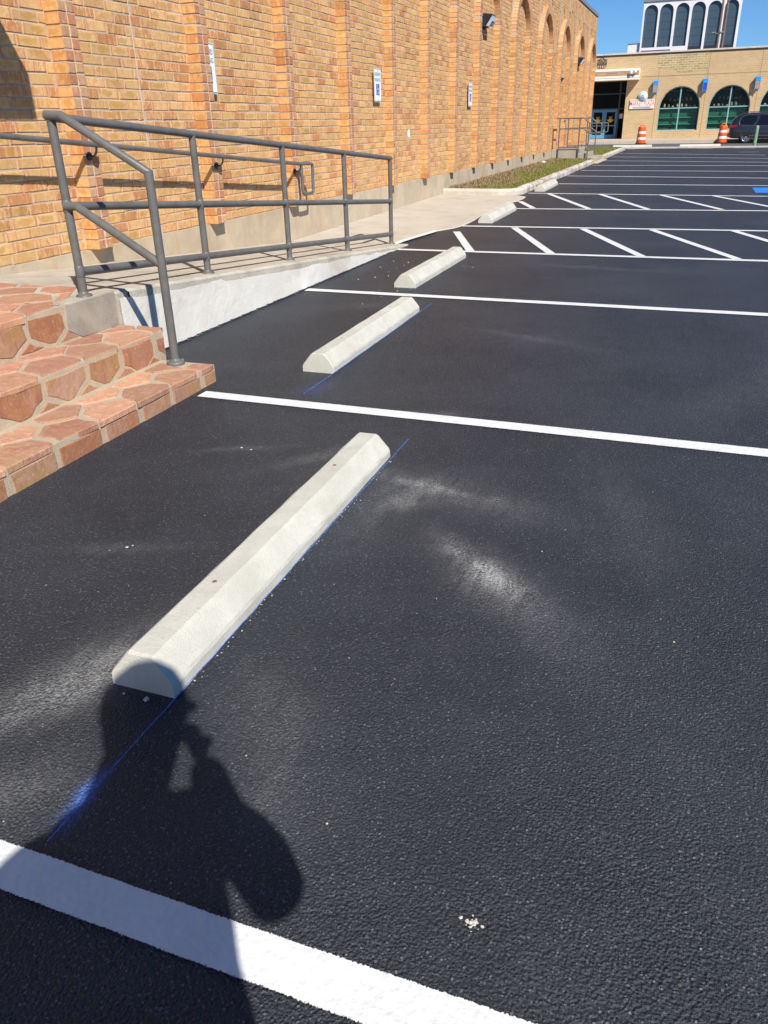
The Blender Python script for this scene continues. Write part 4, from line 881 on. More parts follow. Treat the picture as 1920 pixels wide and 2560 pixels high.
# patched panel, joints
b = MB(); b.prism([(-3.13, 5.0), (-.29, 5.0), (-.20, 3.95), (-1.9, 3.98), (-2.2, 4.2), (-3.08, 4.24)], lambda a, c, d: (a, d, c), YM+.01, YM-.006, 0); b.build('patched_brickwork', M['mpatch'], mk)
b = MB()
for x in (-2.98, -.16, 2.72, 5.6): b.box(x-.012, YM-.004, ZB, x+.012, YM-.0005, 2.85); b.box(x-.010, YM-.004, 3.6, x+.010, YM-.0005, ZR-.12)
b.box(-4.0, YM-.004, 3.80, 22, YM-.0005, 3.825); stuff(b.build('expansion_joints', simple('joint_line', (.24, .17, .10), .9), mk))
for wi, (cx, r) in enumerate(WIN):
    rn = .15; n = 40; v = MB()
    for i in range(n):
        a, c = pi*(i+.06)/n, pi*(i+.94)/n; Q = lambda rr, t: (cx-rr*cos(t), ZS+rr*sin(t))
        q = [Q(r, a), Q(r, c), Q(r+rn, c), Q(r+rn, a)]; v.mesh([(p[0], YM-.012, p[1]) for p in q]+[(p[0], YM+.02, p[1]) for p in q], [(0, 1, 2, 3), (0, 1, 5, 4), (1, 2, 6, 5), (2, 3, 7, 6), (3, 0, 4, 7)])
    stuff(v.build('arch_voussoirs', M['soldier'], mk))
    fr = MB(); yf = YM+.16; A = arch_pts(cx, ZS, r-.02)
    fr.tube([(cx-r+.02, yf, ZI)]+[(x, yf, z) for x, z in A]+[(cx+r-.02, yf, ZI)], .03, 6); fr.box(cx-r, yf-.03, ZI, cx+r, yf+.03, ZI+.05)
    win = fr.build('arched_window', M['mullion'], mk)
    m1 = MB(); m1.box(cx-.035, yf-.035, ZI, cx+.035, yf+.03, ZS+r-.05); m1.build('mullion', M['mullion'], win)
    m1 = MB(); m1.box(cx-r+.02, yf-.034, ZS-.03, cx+r-.02, yf+.029, ZS+.03); m1.build('transom', M['mullion'], win)
    pane = lambda pts: MB()
    for s in (-1, 1):
        p = MB(); x0, x1 = sorted((cx+s*.035, cx+s*(r-.02))); p.face([(x0, yf+.01, ZI+.05), (x1, yf+.01, ZI+.05), (x1, yf+.01, ZS-.03), (x0, yf+.01, ZS-.03)]); p.build('pane', M['glass'], win)
        p = MB(); Aq = [(cx+s*(r-.03)*cos(t), ZS+.03+(r-.05)*sin(t)) for t in [pi/2*i/10 for i in range(11)]]; p.face([(x, yf+.01, z) for x, z in Aq]+[(cx+s*.035, yf+.01, ZS+.03)]); p.build('pane', M['glass'], win)
    if wi > 2: continue
    # display inside: green wire racks below, shelf of pottery above
    d = empty('display_rack'); tag(d, ['green wire display rack inside the arched window by the hanging sign', 'green wire display rack inside the arched window behind the right drum', 'green wire display rack inside the window behind the black car'][wi], 'rack', 'display racks in the arched windows')
    bb = MB(); bb.box(cx-r+.05, YM+.62, ZI+.02, cx+r-.12, YM+.66, ZS-.04); bb.build('back_panel', M['shelf'], d)
    bb = MB(); w0, w1 = cx-r+.06, cx+r-.14
    for i in range(25): x = w0+(w1-w0)*i/24; bb.box(x-.004, YM+.60, ZI+.03, x+.004, YM+.608, ZS-.05)
    for i in range(15): z = ZI+.04+(ZS-ZI-.1)*i/14; bb.box(w0, YM+.59, z-.004, w1, YM+.598, z+.004)
    stuff(bb.build('wire_grid', M['grid'], d))
    for z in (1.15, 1.52):
        bb = MB(); bb.box(w0, YM+.45, z-.012, w1, YM+.6, z+.012); bb.build('rack_shelf', M['grid'], d)
    bb = MB(); bb.box(cx-r+.05, YM+.4, ZS+.0, cx+r-.05, YM+1.2, ZS+.03); bb.box(cx-r+.1, YM+1.0, ZS+.38, cx+r-.1, YM+1.2, ZS+.41); bb.build('pottery_shelf', M['interior'], d)
    for k, (dx, w) in enumerate(((-.45, 1.0), (.5, .5))):
        bb = MB(); bb.box(cx+dx-w/2, YM+2.0, 3.02-.01*k, cx+dx+w/2, YM+2.06, 3.05-.01*k); o = bb.build('fluorescent_tube', M['tube'])
        tag(o, 'pale ceiling light tube inside the %s arched window, %s one' % (('first', 'second', 'third')[wi], ('left', 'right')[k]), 'ceiling light', 'light tubes inside the shop')
    pr = random.Random(40+wi); names = ('left', 'middle', 'right')[wi]
    for k in range(14):
        z = ZS+.03 if k < 8 else ZS+.41; x = cx-r*.85+r*1.7*((k % 8)+.5)/8 if k < 8 else cx-r*.6+r*1.2*((k-8)+.5)/6
        s = .05+.05*pr.random(); h = .10+.14*pr.random(); pb = MB()
        pb.lathe([(s*.5, 0), (s*.95, h*.25), (s, h*.5), (s*.6, h*.8), (s*.7, h), (.001, h)], 10, (x, YM+.5 if k < 8 else YM+1.1, z))
        ci = pr.randrange(6); col = ((.55, .40, .16), (.50, .18, .08), (.60, .50, .30), (.30, .28, .22), (.42, .30, .12), (.18, .30, .12))[ci]; cn = ('golden', 'terracotta', 'cream', 'grey', 'brown', 'green')[ci]
        od = ('first', 'second', 'third', 'fourth', 'fifth', 'sixth', 'seventh', 'eighth')
        o = pb.build('pottery', simple('%s_glaze' % cn, col, .4)); tag(o, '%s pot, %s from the left on the %s shelf of the %s arched window' % (cn, od[k] if k < 8 else od[k-8], 'lower' if k < 8 else 'upper', names), 'pottery', 'pottery in the %s arched window' % names)
# wall sconces
for i, x in enumerate((-3.08, -.23, 2.66)):
    r = empty('wall_sconce', (x, YM, 2.90)); tag(r, ['blue box sconce between the shop sign and the first arched window', 'blue box sconce between the two full arched windows', 'blue box sconce above the black car'][i], 'sconce', 'blue wall sconces')
    b = MB(); b.bbox(-.145, -.30, .45, .145, -.02, .67, .01); b.build('cap', M['sconce'], r)
    for sx in (-1, 1):
        for sy in (-.28, -.06): b = MB(); b.box(sx*.12-.014, sy-.014, -.02, sx*.12+.014, sy+.014, .45); b.build('frame_bar', M['sconce'], r)
    b = MB(); b.box(-.104, -.288, .05, .104, -.07, .448); b.build('panel', M['sconcep'] if i != 1 else M['signblue'], r)
    b = MB(); b.box(-.1, -.29, .03, .1, -.02, .05); b.build('bottom_plate', M['sconce'], r); b = MB(); b.box(-.05, -.05, .2, .05, 0, .4); b.build('wall_bracket', M['dark'], r)
# entrance: storefront, doors, canopy
YE2 = YM+1.35
b = MB(); b.box(EX1, YM+TH, ZB, EX1+.3, YE2+.1, EZ); b.build('entrance_side_wall', M['mbrick'], mk)
b = MB(); b.box(EX0, YM+.0, EZ+.001, EX1-.001, YE2+.2, EZ+.1); b.build('entrance_soffit', M['mbrick'], mk)
sf = MB()
for x in (-7.0, -5.27, EX1-.04): sf.box(x-.04, YE2-.05, ZB, x+.04, YE2+.05, EZ)
for z in (2.12, 2.98): sf.box(-8.6, YE2-.049, z-.03, EX1, YE2+.049, z+.03)
sfo = sf.build('storefront_frame', simple('storefront_frame', (.07, .10, .12), .4), mk)
for x0, x1, z0, z1 in ((-8.5, -7.04, 2.15, 2.95), (-6.96, -5.31, 2.15, 2.95), (-5.23, EX1-.08, 2.15, 2.95), (-8.5, -7.04, 3.01, EZ), (-6.96, -5.31, 3.01, EZ), (-5.23, EX1-.08, 3.01, EZ), (-5.23, EX1-.08, .42, 2.09), (-8.5, -7.04, .42, 2.09)):
    p = MB(); p.face([(x0, YE2+.01, z0), (x1, YE2+.01, z0), (x1, YE2+.01, z1), (x0, YE2+.01, z1)]); p.build('pane', M['glass'], sfo)
for x0, x1 in ((-6.94, -6.14), (-6.13, -5.33)):
    d = MB(); z0, z1 = .40, 2.08
    d.box(x0, YE2-.04, z0, x0+.13, YE2+.03, z1); d.box(x1-.13, YE2-.04, z0, x1, YE2+.03, z1); d.box(x0+.13, YE2-.04, z1-.14, x1-.13, YE2+.03, z1); d.box(x0+.13, YE2-.04, z0, x1-.13, YE2+.03, z0+.22)
    do = d.build('glass_door', M['doorblue'], mk); p = MB(); p.face([(x0+.13, YE2, z0+.22), (x1-.13, YE2, z0+.22), (x1-.13, YE2, z1-.14), (x0+.13, YE2, z1-.14)]); p.build('pane', M['glass'], do)
    p = MB(); p.box(x0+.06, YE2-.11, 1.12, x1-.06, YE2-.05, 1.18); p.build('push_bar', M['galv'], do)
    p = MB(); cx = (x0+x1)/2
    p.prism([(cx+(.20+.05*sin(5*t))*cos(t), 1.46+(.10+.03*cos(4*t))*sin(t)) for t in [2*pi*i/22 for i in range(22)]], lambda a, c, dd: (a, dd, c), YE2-.012, YE2-.05, .01); p.build('yellow_flower_decal', M['flower'], do)
    p = MB(); p.box(cx-.11, YE2-.01, 1.60, cx+.11, YE2-.004, 1.68); p.build('notice', M['signred'], do); p = MB(); p.box(cx-.10, YE2-.01, 1.52, cx+.10, YE2-.004, 1.595); p.build('notice', M['signb'], do)
p = MB(); p.box(-5.19, YE2-.02, 1.55, -4.99, YE2-.01, 1.83); o = p.build('door_poster', M['signw'], mk)
p = MB(); p.box(EX0-.2, YM-.02, ZB-.35, EX1+.02, YE2+.3, ZB+.035); p.build('entrance_step', M['walk'], mk)
cp = empty('entrance_canopy'); tag(cp, 'flat brick-faced entrance canopy with cream edge bands', 'canopy')
b = MB(); b.box(EX0-.5, YM-.985, 3.87, -4.085, YM-.002, 4.12); b.build('brick_fascia', M['mred'], cp)
for z0, z1, nm in ((4.121, 4.25, 'top_band'), (3.765, 3.869, 'upper_edge_band'), (3.655, 3.745, 'lower_edge_band')):
    b = MB(); b.bbox(EX0-.55, YM-1.0, z0, -4.07, YM-.002, z1, .01); b.build(nm, M['cream'], cp)
b = MB(); b.box(EX0-.5, YM-.97, 3.7451, -4.12, YM-.01, 3.7649); b.build('shadow_gap', M['slot'], cp)
b = MB(); b.box(-4.084, YM-.99, 3.8691, -4.072, YM-.02, 4.1209); b.build('end_band', M['cream'], cp)
fl = empty('floodlight', (-4.42, YM-1.0, 4.0)); tag(fl, 'white twin floodlight on the canopy front', 'floodlight')
for dx, dz in ((-.10, .02), (.14, .08)):
    b = MB(); b.lathe([(.0001, -.16), (.06, -.15), (.085, -.02), (.09, .04), (.001, .05)], 12, M=Matrix.Translation((dx, -.12, dz)) @ Matrix.Rotation(radians(75), 4, 'Y') @ Matrix.Rotation(radians(25), 4, 'X')); b.build('lamp_head', M['white'], fl)
b = MB(); b.box(-.05, -.08, -.06, .12, 0, .03); b.build('mount', M['white'], fl)
# plaza sign
sg = empty('shop_sign', (-3.78, YM-.04, 2.07)); tag(sg, 'weathered white shop sign with red lettering and a teal disc above', 'sign')
b = MB(); b.box(-.73, -.03, 0, .74, 0, .52); b.build('board', M['signw'], sg)
b = MB(); b.lathe([(.0001, 0), (.30, 0), (.30, .03), (.0001, .03)], 28, M=Matrix.Translation((0.0, -.005, .66)) @ Matrix.Rotation(pi/2, 4, 'X')); dk = b.build('disc', M['signw'], sg)
b = MB(); b.lathe([(.0001, .032), (.265, .032), (.265, .03)], 28, M=Matrix.Translation((0.0, -.005, .66)) @ Matrix.Rotation(pi/2, 4, 'X')); b.build('teal_field', M['signteal'], dk)
b = MB(); b.lathe([(.0001, .036), (.19, .036), (.19, .033)], 24, M=Matrix.Translation((0.0, -.005, .66)) @ Matrix.Rotation(pi/2, 4, 'X')); b.build('white_field', M['signw'], dk)
b = MB(); b.prism([(-.13, .64), (.13, .64), (.09, .53), (-.09, .53)], lambda a, c, d: (a, d, c), -.04, -.046, 0); b.build('basket_mark', M['signb'], dk)
for i, (x, z) in enumerate(((-.07, .68), (0, .69), (.07, .68), (-.035, .73), (.035, .73), (0, .77))):
    b = MB(); b.lathe([(.0001, .046), (.028, .046), (.028, .04)], 10, M=Matrix.Translation((x, 0, z)) @ Matrix.Rotation(pi/2, 4, 'X')); b.build('fruit_mark', M['signred'], dk)
b = text_mb('MARKET PLAZA', .30, lambda a, c: (a, -.034, .285+c*1.25), xscale=.70, thick=.002); b.build('lettering', M['signred'], sg)
b = MB(); b.box(-.52, -.036, .035, .52, -.031, .115); bs = b.build('blue_strip', M['signb'], sg)
b = MB()
for k in range(9):
    x = -.46+k*.107; b.box(x, -.040, .06, x+.075, -.0365, .09)
stuff(b.build('small_print', M['signw'], bs)); b = MB(); b.box(-.71, -.036, .455, .72, -.031, .475); b.build('red_rule', M['signred'], sg)
# basket emblem, dark metal outline on the brick above the canopy
em = empty('basket_emblem', (-6.42, YM-.03, 4.66)); tag(em, 'dark metal outline of a fruit basket on the brick above the canopy', 'emblem')
def line(pts, nm): b = MB(); b.tube([(x, 0, z) for x, z in pts], .0135, 6); b.build(nm, M['dark'], em)
line(bend([(-.28, -.02, 0), (-.26, -.20, 0), (-.17, -.28, 0), (.17, -.28, 0), (.26, -.20, 0), (.28, -.02, 0)], .04, 3) and [(-.28, -.02), (-.26, -.20), (-.17, -.28), (.17, -.28), (.26, -.20), (.28, -.02)], 'basket_outline')
line([(-.28, -.02), (.28, -.02)], 'rim'); line([(-.27, -.09), (.27, -.09)], 'rim')
for x in (-.12, 0, .12): line([(x*1.25, -.09), (x, -.28)], 'stave')
for cx, cz in ((-.18, -.02), (0, -.02), (.18, -.02), (-.10, .10), (.10, .10), (0, .20), (-.2, .09), (.2, .09)): line([(cx+.10*cos(t), cz+.10*sin(t)) for t in [pi*i/8 for i in range(9)]], 'fruit_arc')

# ------------------------------------------------------------------ white tower far behind
KT = 2.2; YT = 80*KT
def TX(x): return x*KT
def TZ(z): return CAMZ+(z-CAMZ)*KT
tw = empty('white_tower'); tag(tw, 'white tower with six tall round-arched dark glass bays', 'building')
b = MB(); x0, x1 = TX(-6.0), TX(1.62); zt, zb = TZ(10.23), TZ(4.0)
AR = [(-5.345, .535), (-4.12, .535), (-2.865, .525), (-1.61, .525), (-.375, .52), (.89, .535)]
zs, zi = TZ(9.47), TZ(6.92); px = x0; d = .5
for i, (cx, r) in enumerate(AR):
    cx, r = TX(cx), r*KT; zii = zi if i < 3 else TZ(6.3)
    b.box(px, YT, zb, cx-r, YT+3, zt); b.box(cx-r, YT, zb, cx+r, YT+3, zii)
    A = arch_pts(cx, zs, r, 24)
    for (xa, za), (xb, zc) in zip(A, A[1:]):
        b.face([(xa, YT, za), (xb, YT, zc), (xb, YT, zt), (xa, YT, zt)]); b.face([(xa, YT, za), (xb, YT, zc), (xb, YT+d, zc), (xa, YT+d, za)])
    px = cx+r
b.box(px, YT, zb, x1, YT+3, zt); b.box(x0, YT+3, zb, x1, YT+14, zt); b.build('white_frame', M['tower'], tw, fix=False)
for i, (cx, r) in enumerate(AR):
    cx, r = TX(cx), r*KT; g = MB(); zii = zi if i < 3 else TZ(6.3)
    A = arch_pts(cx, zs, r, 24); g.face([(cx-r, YT+d*.8, zii)]+[(x, YT+d*.8, z) for x, z in A]+[(cx+r, YT+d*.8, zii)]); g.build('arched_glazing', M['towerglass'], tw)
    if i > 2: g = MB(); g.box(cx-r, YT+.1, TZ(6.3), cx+r, YT+.3, TZ(6.86)); g.build('dark_spandrel', M['dark'], tw)
b = MB(); b.box(TX(-5.86), YT-.06, TZ(6.56), TX(-3.5), YT-.01, TZ(6.72)); b.build('purple_band', M['purple'], tw)
b = MB(); b.box(x0-.15, YT-.2, zt, x1+.15, YT+14, zt+.5); b.build('roof_edge', M['coping'], tw)
b = MB(); b.box(TX(-7.0), YT+.6, zb, x0-.01, YT+8, TZ(7.27)); b.build('annex', M['tower'], tw); b = MB(); b.box(TX(-7.04), YT+.5, TZ(7.27), x0-.01, YT+8, TZ(7.32)); b.build('annex_coping', M['coping'], tw)
# poles between the shop and the tower
for x, lb, arm in ((.155, 'brown street-light pole with two lamp arms before the tower', True), (.485, 'taller brown wooden pole before the tower, right of the street light', False)):
    r = empty('utility_pole' if not arm else 'street_light', (x, 71, 0)); tag(r, lb, 'pole')
    b = MB(); b.tube([(0, 0, 0), (0, 0, 9.6 if arm else 11.5)], [.11, .075], 10); b.build('pole', M['wood'], r)
    if arm:
        b = MB(); b.box(-.45, -.04, 6.95, .28, .04, 7.0); b.build('cross_arm', M['galv'], r)
        for dx in (-.36, .2): b = MB(); b.bbox(dx-.16, -.12, 7.0, dx+.16, .12, 7.07, .02); b.build('lamp_head', M['galv'], r)
        b = MB(); b.bbox(-.16, -.16, 9.6, .16, .16, 9.72, .02); b.build('pole_cap', M['galv'], r)

# ------------------------------------------------------------------ drums, bollard, SUV
def drum(x, y, lb):
    r = empty('traffic_drum', (x, y, gz(x, y)+.0)); tag(r, lb, 'drum', 'orange traffic drums by the kerb')
    H = .92
    b = MB(); b.lathe([(.001, 0), (.30, 0), (.31, .02), (.30, .05), (.255, .06)], 24); b.build('base', M['rubber'], r)
    seg = [(.05, .24, .255, .245), (.36, .54, .235, .222), (.66, .86, .212, .200)]
    for z0, z1, ra, rb in seg: b = MB(); b.lathe([(ra, z0), (ra+.004, z0+.02), (rb+.002, z1-.02), (rb, z1)], 28); b.build('orange_band', M['orange'], r)
    for z0, z1, ra, rb in ((.24, .36, .244, .235), (.54, .66, .221, .212)): b = MB(); b.lathe([(ra, z0), (rb, z1)], 28); b.build('reflective_band', M['reflect'], r)
    b = MB(); b.lathe([(.200, .86), (.19, .885), (.15, .90), (.001, .90)], 28); b.build('top', M['orange'], r)
    b = MB(); b.tube(bend([(-.12, 0, .89), (-.12, 0, .96), (.12, 0, .96), (.12, 0, .89)], .03, 3), .016, 8); b.build('handle', M['orange'], r)
drum(-3.22, 51.0, 'orange and white traffic drum below the shop sign'); drum(1.04, 50.6, 'orange and white traffic drum beside the black car')
r = empty('bollard', (2.36, 43.9, gz(2.36, 43.4))); tag(r, 'faded green pipe bollard in front of the black car', 'bollard')
b = MB(); b.tube([(0, 0, -.2), (0, 0, .84)], .075, 18); b.build('pipe', M['bollard'], r); b = MB(); b.lathe([(.075, .84), (.07, .875), (.045, .90), (.001, .91)], 18); b.build('cap', M['bollard'], r)

def suv():
    K = .81
    r = empty('suv', (1.33, 51.15, gz(2.3, 51.2))); tag(r, 'black sport utility car parked along the far kerb, rear half in view', 'car')
    # stations along length: x, half width low, z sill, z belt, z roof, half width belt, half width roof
    ST = [(0.0, .78, .42, .95, .98, .80, .70), (.06, .88, .36, 1.02, 1.10, .90, .72), (.18, .95, .32, 1.07, 1.42, .96, .70), (.42, .98, .30, 1.09, 1.66, .985, .69), (.75, .99, .29, 1.09, 1.755, 1.0, .70), (1.3, 1.0, .28, 1.07, 1.80, 1.0, .72),
          (2.2, 1.0, .27, 1.04, 1.815, 1.0, .73), (2.9, 1.0, .27, 1.02, 1.76, 1.0, .73), (3.35, 1.0, .27, 1.01, 1.60, 1.0, .74), (3.75, 1.0, .27, 1.01, 1.26, .99, .80), (4.05, .99, .28, 1.00, 1.07, .98, .86), (4.6, .97, .30, .93, .98, .95, .80), (5.0, .88, .35, .80, .84, .86, .70), (5.12, .72, .45, .66, .70, .70, .60)]
    rows = []
    for x, wl, zs_, zb_, zr, wb, wr_ in ST:
        rows.append([(x, -wl+.06, zs_), (x, -wl, zs_+.10), (x, -wl-.01, (zs_+zb_)/2), (x, -wb, zb_-.03), (x, -wb+.03, zb_), (x, -wr_-.03, zr-.06), (x, -wr_+.06, zr), (x, 0, zr+.015),
                     (x, wr_-.06, zr), (x, wr_+.03, zr-.06), (x, wb-.03, zb_), (x, wb, zb_-.03), (x, wl+.01, (zs_+zb_)/2), (x, wl, zs_+.10), (x, wl-.06, zs_)])
    n = 15; b = MB(); sc = lambda p: (p[0]*K, p[1]*K, p[2]*K)
    b.mesh([sc(p) for q in rows for p in q], [(i*n+k, i*n+(k+1) % n, (i+1)*n+(k+1) % n, (i+1)*n+k) for i in range(len(rows)-1) for k in range(n)], True)
    b.face([sc(p) for p in rows[0]]); b.face([sc(p) for p in rows[-1]]); body = b.build('body', M['car'], r)
    def sideface(x, z):
        # y of the near body side at (x,z)
        for a, c in zip(ST, ST[1:]):
            if a[0] <= x <= c[0]:
                t = (x-a[0])/(c[0]-a[0]); g = [a[i]+(c[i]-a[i])*t for i in range(7)]; break
        _, wl, zs_, zb_, zr, wb, wr_ = g
        if z <= zb_-.03: return -max(wl, wb)-.012
        t = (z-zb_)/max(.01, zr-.06-zb_); return -((wb-.03)*(1-t)+(wr_+.03)*t)
    def plate(pts, nm, mat, off=.012, par=None):
        for sgn in (1, -1):
            b = MB(); q = [(x*K, sgn*(sideface(x, z)-off)*K, z*K) for x, z in pts]; b.face(q); b.build(nm, mat, par or r)
    plate([(.62, 1.12), (.80, 1.10), (1.42, 1.08), (1.62, 1.40), (1.60, 1.62), (1.1, 1.66), (.72, 1.58), (.56, 1.36)], 'rear_quarter_window', M['carglass'])
    plate([(1.60, 1.09), (2.42, 1.06), (2.50, 1.64), (1.78, 1.66), (1.76, 1.44)], 'rear_door_window', M['carglass']); plate([(2.52, 1.06), (3.55, 1.05), (3.2, 1.50), (2.95, 1.62), (2.60, 1.64)], 'front_door_window', M['carglass'])
    for sgn in (1, -1):
        P = [(.56, 1.33), (.66, 1.53), (.80, 1.64), (1.15, 1.715), (2.3, 1.73), (2.95, 1.68)]
        b = MB(); b.tube([(x*K, sgn*(sideface(x, z-.02)-.014)*K, z*K) for x, z in P], .014, 6); b.build('window_trim', M['chrome'], r)
        P = [(.56, 1.33), (.60, 1.10), (1.45, 1.055), (2.45, 1.035), (3.5, 1.03)]
        b = MB(); b.tube([(x*K, sgn*(sideface(x, z)-.010)*K, z*K) for x, z in P], .011, 6); b.build('belt_trim', M['chrome'], r)
        b = MB(); b.tube([(1.25*K, sgn*-1.02*K, .46*K), (4.0*K, sgn*-1.02*K, .46*K)], .018, 6); b.build('sill_trim', M['chrome'], r)
        for x in (1.62, 2.62): b = MB(); b.tube([(x*K, sgn*-1.035*K, .945*K), ((x+.22)*K, sgn*-1.035*K, .955*K)], .016, 6); b.build('door_handle', M['chrome'], r)
        b = MB(); b.tube([(.7*K, sgn*-.62*K, 1.80*K), (1.0*K, sgn*-.63*K, 1.86*K), (2.7*K, sgn*-.63*K, 1.87*K), (3.0*K, sgn*-.63*K, 1.80*K)], .018, 6); b.build('roof_rail', M['plastic'], r)
        b = MB(); q = [(.05, -.80, .95), (.12, -.955, .93), (.40, -.995, 1.0), (.46, -.99, 1.10), (.30, -.96, 1.14), (.08, -.86, 1.10)]; b.face([(x*K-.006, sgn*(y-.02)*K, z*K) for x, y, z in q]); b.build('tail_lamp', M['tail'], r)
        for x in (1.09, 4.1):
            b = MB(); cy = sgn*-.86*K; R0 = .375*K
            Mx = Matrix.Translation((x*K, cy, .375*K)) @ Matrix.Rotation(pi/2*sgn, 4, 'X')
            b.lathe([(R0*.62, -.10), (R0*.94, -.10), (R0, -.06), (R0, .07), (R0*.95, .10), (R0*.72, .115), (R0*.70, .10)], 36, M=Mx); wh = b.build('wheel', M['rubber'], r)
            b = MB(); b.lathe([(R0*.72, .10), (R0*.69, .112), (R0*.64, .105), (R0*.62, .04)], 36, M=Mx); b.build('rim', M['rim'], wh)
            b = MB(); b.lathe([(.001, .03), (R0*.63, .03)], 24, M=Mx); b.build('brake_disc', M['dark'], wh)
            for k in range(10):
                a = 2*pi*k/10; Ms = Mx @ Matrix.Rotation(a, 4, 'Z'); b = MB(); b.mesh([Ms @ Vector(q) for q in ((.02, -.012, .10), (R0*.65, -.022, .105), (R0*.65, .022, .105), (.02, .012, .10), (.02, -.012, .06), (R0*.65, -.022, .06), (R0*.65, .022, .06), (.02, .012, .06))], [(0, 1, 2, 3), (0, 4, 5, 1), (3, 2, 6, 7), (4, 7, 6, 5)]); b.build('spoke', M['rim'], wh)
            b = MB(); b.lathe([(.001, .115), (.03, .113), (.04, .10), (.04, .06)], 14, M=Mx); b.build('hub_cap', M['chrome'], wh)
            b = MB(); 
            P = [(x+.44*cos(t), .375+.44*sin(t)) for t in [pi*i/16-.15 for i in range(17)]]; Pi = [(x+.385*cos(t), .375+.385*sin(t)) for t in [pi*i/16-.15 for i in range(17)]]
            yy = sgn*-1.018*K
            for i in range(16): b.face([(P[i][0]*K, yy, P[i][1]*K), (P[i+1][0]*K, yy, P[i+1][1]*K), (Pi[i+1][0]*K, yy, Pi[i+1][1]*K), (Pi[i][0]*K, yy, Pi[i][1]*K)])
            b.build('wheel_arch', M['plastic'], r)
    b = MB(); b.box(-.03*K, -.86*K, .40*K, .10*K, .86*K, .60*K); b.build('rear_bumper', M['plastic'], r); b = MB(); b.tube([(-.035*K, -.8*K, .62*K), (-.035*K, .8*K, .62*K)], .018, 6); b.build('bumper_trim', M['chrome'], r)
    return r
suv()
# ------------------------------------------------------------------ the photographer, behind the lens; only the shadow is in view
F_ = Vector((-sin(YAW), cos(YAW), 0)); R_V = Vector((cos(YAW), sin(YAW), 0)); T0 = Vector((.107, -.28, 0))
def B_(rt, fw, z): p = T0+R_V*rt+F_*fw; return Vector((p.x, p.y, z+gz(0, 0)))
def skin(name, nodes, edges, mat, parent, root=0, sub=2):
    me = bpy.data.meshes.new(name); me.from_pydata([tuple(n[0]) for n in nodes], edges, []); o = bpy.data.objects.new(name, me); COL.objects.link(o)
    o.modifiers.new('s', 'SKIN'); lay = me.skin_vertices[0]
    for i, n in enumerate(nodes):
        rr = n[1] if isinstance(n[1], tuple) else (n[1], n[1]); lay.data[i].radius = rr; lay.data[i].use_root = (i == root)
    sd = o.modifiers.new('d', 'SUBSURF'); sd.levels = sub; sd.render_levels = sub
    dg = bpy.context.evaluated_depsgraph_get(); dg.update(); m2 = bpy.data.meshes.new_from_object(o.evaluated_get(dg)); bpy.data.objects.remove(o)
    for p in m2.polygons: p.use_smooth = True
    return link(name, m2, mat, parent)
per = empty('person', (T0.x, T0.y, 0)); per.location = (0, 0, 0); tag(per, 'standing person in cap and navy shirt holding a phone, casting the foreground shadow', 'person')
HD = T0+R_V*.055+F_*.225
body = [(B_(-.05, 0, 1.0), (.25, .22)), (B_(-.05, .01, 1.2), (.245, .21)), (B_(-.03, .03, 1.40), (.235, .16)), (B_(0, .06, 1.53), (.12, .10)), (Vector((B_(.02, .13, 0).x, B_(.02, .13, 0).y, 1.62)), .098), (Vector((HD.x, HD.y, 1.70)), .098), (Vector((HD.x, HD.y, 1.79)), (.098, .108)), (Vector((HD.x, HD.y, 1.845)), .075),
        (B_(.195, .10, 1.535), .105), (B_(.28, .17, 1.25), .068), (Vector((.185, .010, 1.42)), .062), (Vector((.152, .048, 1.56)), .042),
        (B_(-.19, .04, 1.48), .082), (B_(-.31, .12, 1.22), .065), (B_(-.17, .27, 1.38), .042), (B_(-.10, .285, 1.42), .036),
        (B_(.08, 0, .86), .13), (B_(.12, .02, .50), .08), (B_(.13, -.02, .09), .055), (B_(-.14, 0, .86), .13), (B_(-.12, .02, .50), .07), (B_(-.13, -.02, .09), .05), (B_(.262, .15, 1.425), .088)]
edges = [(0, 1), (1, 2), (2, 3), (3, 4), (4, 5), (5, 6), (6, 7), (2, 8), (8, 22), (22, 9), (9, 10), (10, 11), (2, 12), (12, 13), (13, 14), (14, 15), (0, 16), (16, 17), (17, 18), (0, 19), (19, 20), (20, 21)]
bo = skin('body', body, edges, M['shirt'], per)
bo.data.materials.append(M['jeans']); bo.data.materials.append(M['skin'])
for p in bo.data.polygons:
    c = p.center
    if c.z < 1.02: p.material_index = 1
    elif c.z > 1.585: p.material_index = 2
    else:
        d = (c-B_(0, .28, 1.4)); 
        if (c-T0).dot(F_) > .245 and c.z > 1.33: p.material_index = 2
# face
h0 = Vector((HD.x, HD.y, 1.76)); fd = (F_*cos(radians(30))+Vector((0, 0, -sin(radians(30))))); ud = (F_*sin(radians(30))+Vector((0, 0, cos(radians(30)))))
for s in (-1, 1):
    b = MB(); b.lathe([(.0001, .012), (.010, .007), (.012, 0)], 10, M=Matrix.Translation(h0+fd*.098+R_V*s*.034+ud*.0) @ fd.to_track_quat('Z', 'Y').to_matrix().to_4x4()); b.build('eye', M['white'], per)
    b = MB(); b.lathe([(.0001, .02), (.02, .016), (.032, .0)], 10, M=Matrix.Translation(h0+R_V*s*.096) @ (R_V*s).to_track_quat('Z', 'Y').to_matrix().to_4x4()); b.build('ear', M['skin'], per)
b = MB(); b.tube([h0+fd*.10+ud*.005, h0+fd*.122-ud*.03, h0+fd*.102-ud*.038], [.008, .014, .008], 8); b.build('nose', M['skin'], per)
b = MB(); b.tube([h0+fd*.098-ud*.062-R_V*.025, h0+fd*.104-ud*.060, h0+fd*.098-ud*.062+R_V*.025], [.004, .007, .004], 6); b.build('mouth', M['rust'], per)
